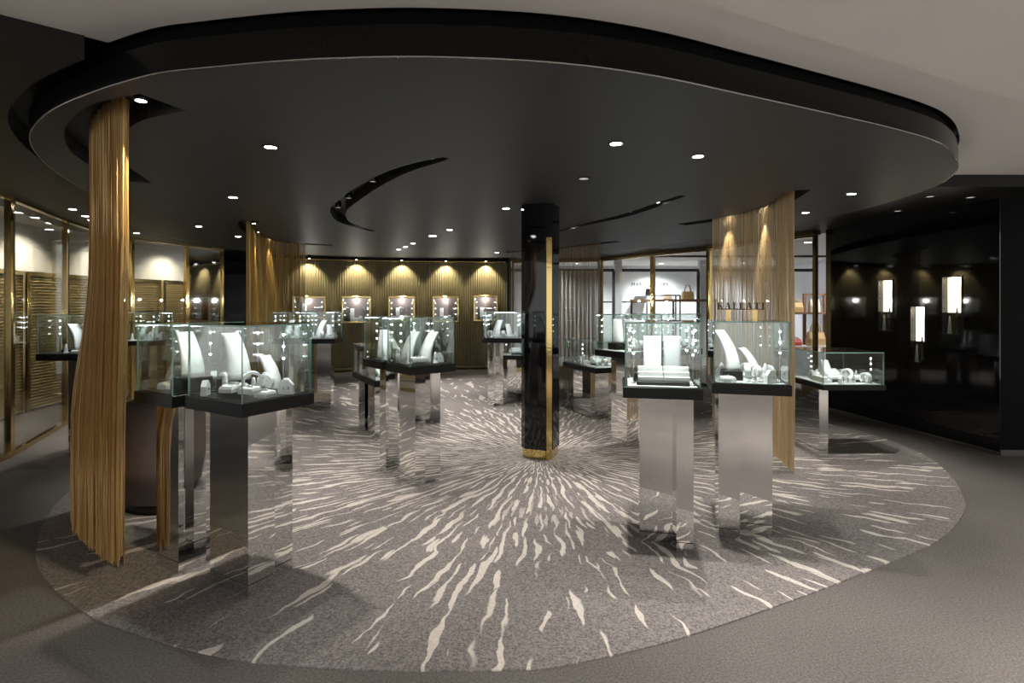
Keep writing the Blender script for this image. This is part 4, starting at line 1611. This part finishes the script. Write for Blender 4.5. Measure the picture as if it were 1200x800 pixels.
display_case((-5.02, 5.75), 0, w, d, [(-w / 2 + 0.22, -w / 2 + 0.34, -d / 2 + 0.16, d / 2 - 0.06), (-w / 2 + 0.34, w / 2 - 0.12, -d / 2 + 0.2, d / 2 - 0.1)],
             'glass case with curved stands against the gold framed shopfront', 'the case against the shopfront',
             [('block', 0.06, 0.0, 0, 0.36, 0.2, 0.035), ('neck', 0.0, 0.0, 80, 0.037), ('neck', 0.26, 0.0, 80, 0.037), ('neck', -0.30, 0.1, 80), ('pad', 0.14, -0.26, 0), ('cuff', 0.3, -0.28, 0), ('cone', -0.1, -0.25, 0)], energy=8)
w, d = 0.52, 0.45
display_case((-5.62, 7.8), 0, w, d, P2(w, d), 'glass case by the shopfront, partly hidden by the swept strings', 'the case behind the swept strings', FARSET, posts=((0.1, 0.12), (0.9, 0.12), (0.1, 0.88), (0.9, 0.88)), extra=6, energy=7, lining=True)


# ------------------------------------------------------------------ lettering on the lid of the lettered case
def serif_letters(text, H):
    """heavy serif capitals built from strokes; returns list of (list of polygons, width)"""
    s, th, sf, sh_ = 0.22 * H, 0.07 * H, 0.10 * H, 0.06 * H

    def bar(x0, x1, z0, z1):
        return [(x0, z0), (x1, z0), (x1, z1), (x0, z1)]

    def diag(xa, za, xb, zb_, wd):
        return [(xa, za), (xa + wd, za), (xb + wd, zb_), (xb, zb_)]
    G = {}
    G['K'] = ([bar(sf, sf + s, 0, H), bar(0, s + 2 * sf, 0, sh_), bar(0, s + 2 * sf, H - sh_, H), diag(sf + s * 0.9, 0.40 * H, 0.72 * H, H, th), diag(0.60 * H, 0, 0.42 * H, 0.58 * H, s), bar(0.52 * H, 0.95 * H, 0, sh_), bar(0.58 * H, 0.92 * H, H - sh_, H)], 0.97 * H)
    G['A'] = ([diag(0.06 * H, 0, 0.38 * H, H, th), diag(0.60 * H, 0, 0.36 * H, H, s), bar(0.2 * H, 0.66 * H, 0.30 * H, 0.30 * H + th), bar(0, 0.24 * H, 0, sh_), bar(0.52 * H, 0.95 * H, 0, sh_)], 0.95 * H)
    G['L'] = ([bar(sf, sf + s, 0, H), bar(0, s + 2 * sf, H - sh_, H), bar(0, 0.74 * H, 0, sh_), [(0.66 * H, 0), (0.76 * H, 0), (0.76 * H, 0.28 * H), (0.72 * H, 0.28 * H)]], 0.80 * H)
    G['T'] = ([bar(0.32 * H, 0.32 * H + s, 0, H), bar(0.22 * H, 0.64 * H, 0, sh_), bar(0, 0.86 * H, H - sh_, H), [(0, 0.74 * H), (0.04 * H, 0.74 * H), (0.1 * H, H), (0, H)], [(0.82 * H, 0.74 * H), (0.86 * H, 0.74 * H), (0.86 * H, H), (0.76 * H, H)]], 0.88 * H)
    G['I'] = ([bar(sf, sf + s, 0, H), bar(0, s + 2 * sf, 0, sh_), bar(0, s + 2 * sf, H - sh_, H)], s + 2 * sf + 0.02 * H)
    return [(c_, *G[c_]) for c_ in text]


Lh = 0.046
letters = serif_letters('KALLATI', Lh)
tw = sum(g[2] for g in letters) + 0.12 * Lh * 6
target_w = 0.322
sp_ = 0.12 * Lh + (target_w - tw) / 6
sg = empty('raised_lettering', (1.665, 3.98, 1.4856), math.radians(-15))
x = -target_w / 2
for ch_, polys, adv in letters:
    b_ = MB()
    for qi, pl in enumerate(polys):
        n_ = len(pl)
        y0_, y1_ = -0.008 - 0.0003 * qi, 0.008 + 0.0003 * qi
        b_.add([(x + p_[0], y0_, 0.078 + p_[1]) for p_ in pl] + [(x + p_[0], y1_, 0.078 + p_[1]) for p_ in pl],
               [tuple(range(n_)), tuple(range(2 * n_ - 1, n_ - 1, -1))] + [(i, n_ + i, n_ + (i + 1) % n_, (i + 1) % n_) for i in range(n_)])
    b_.build('letter', 'bronze_letter', sg)
    x += adv + sp_
b_ = MB()
b_.box(-target_w / 2, target_w / 2, -0.006, 0.006, 0.072, 0.078)
b_.build('letter_bar', 'bronze', sg)
for sx in (-0.085, 0.095):
    b_ = MB()
    b_.box(sx - 0.017, sx + 0.017, -0.012, 0.012, 0.0, 0.072)
    b_.build('stand', 'gold_metal', sg)
tag(sg, 'dark raised capital letters on two gold stands atop a glass case', 'sign')
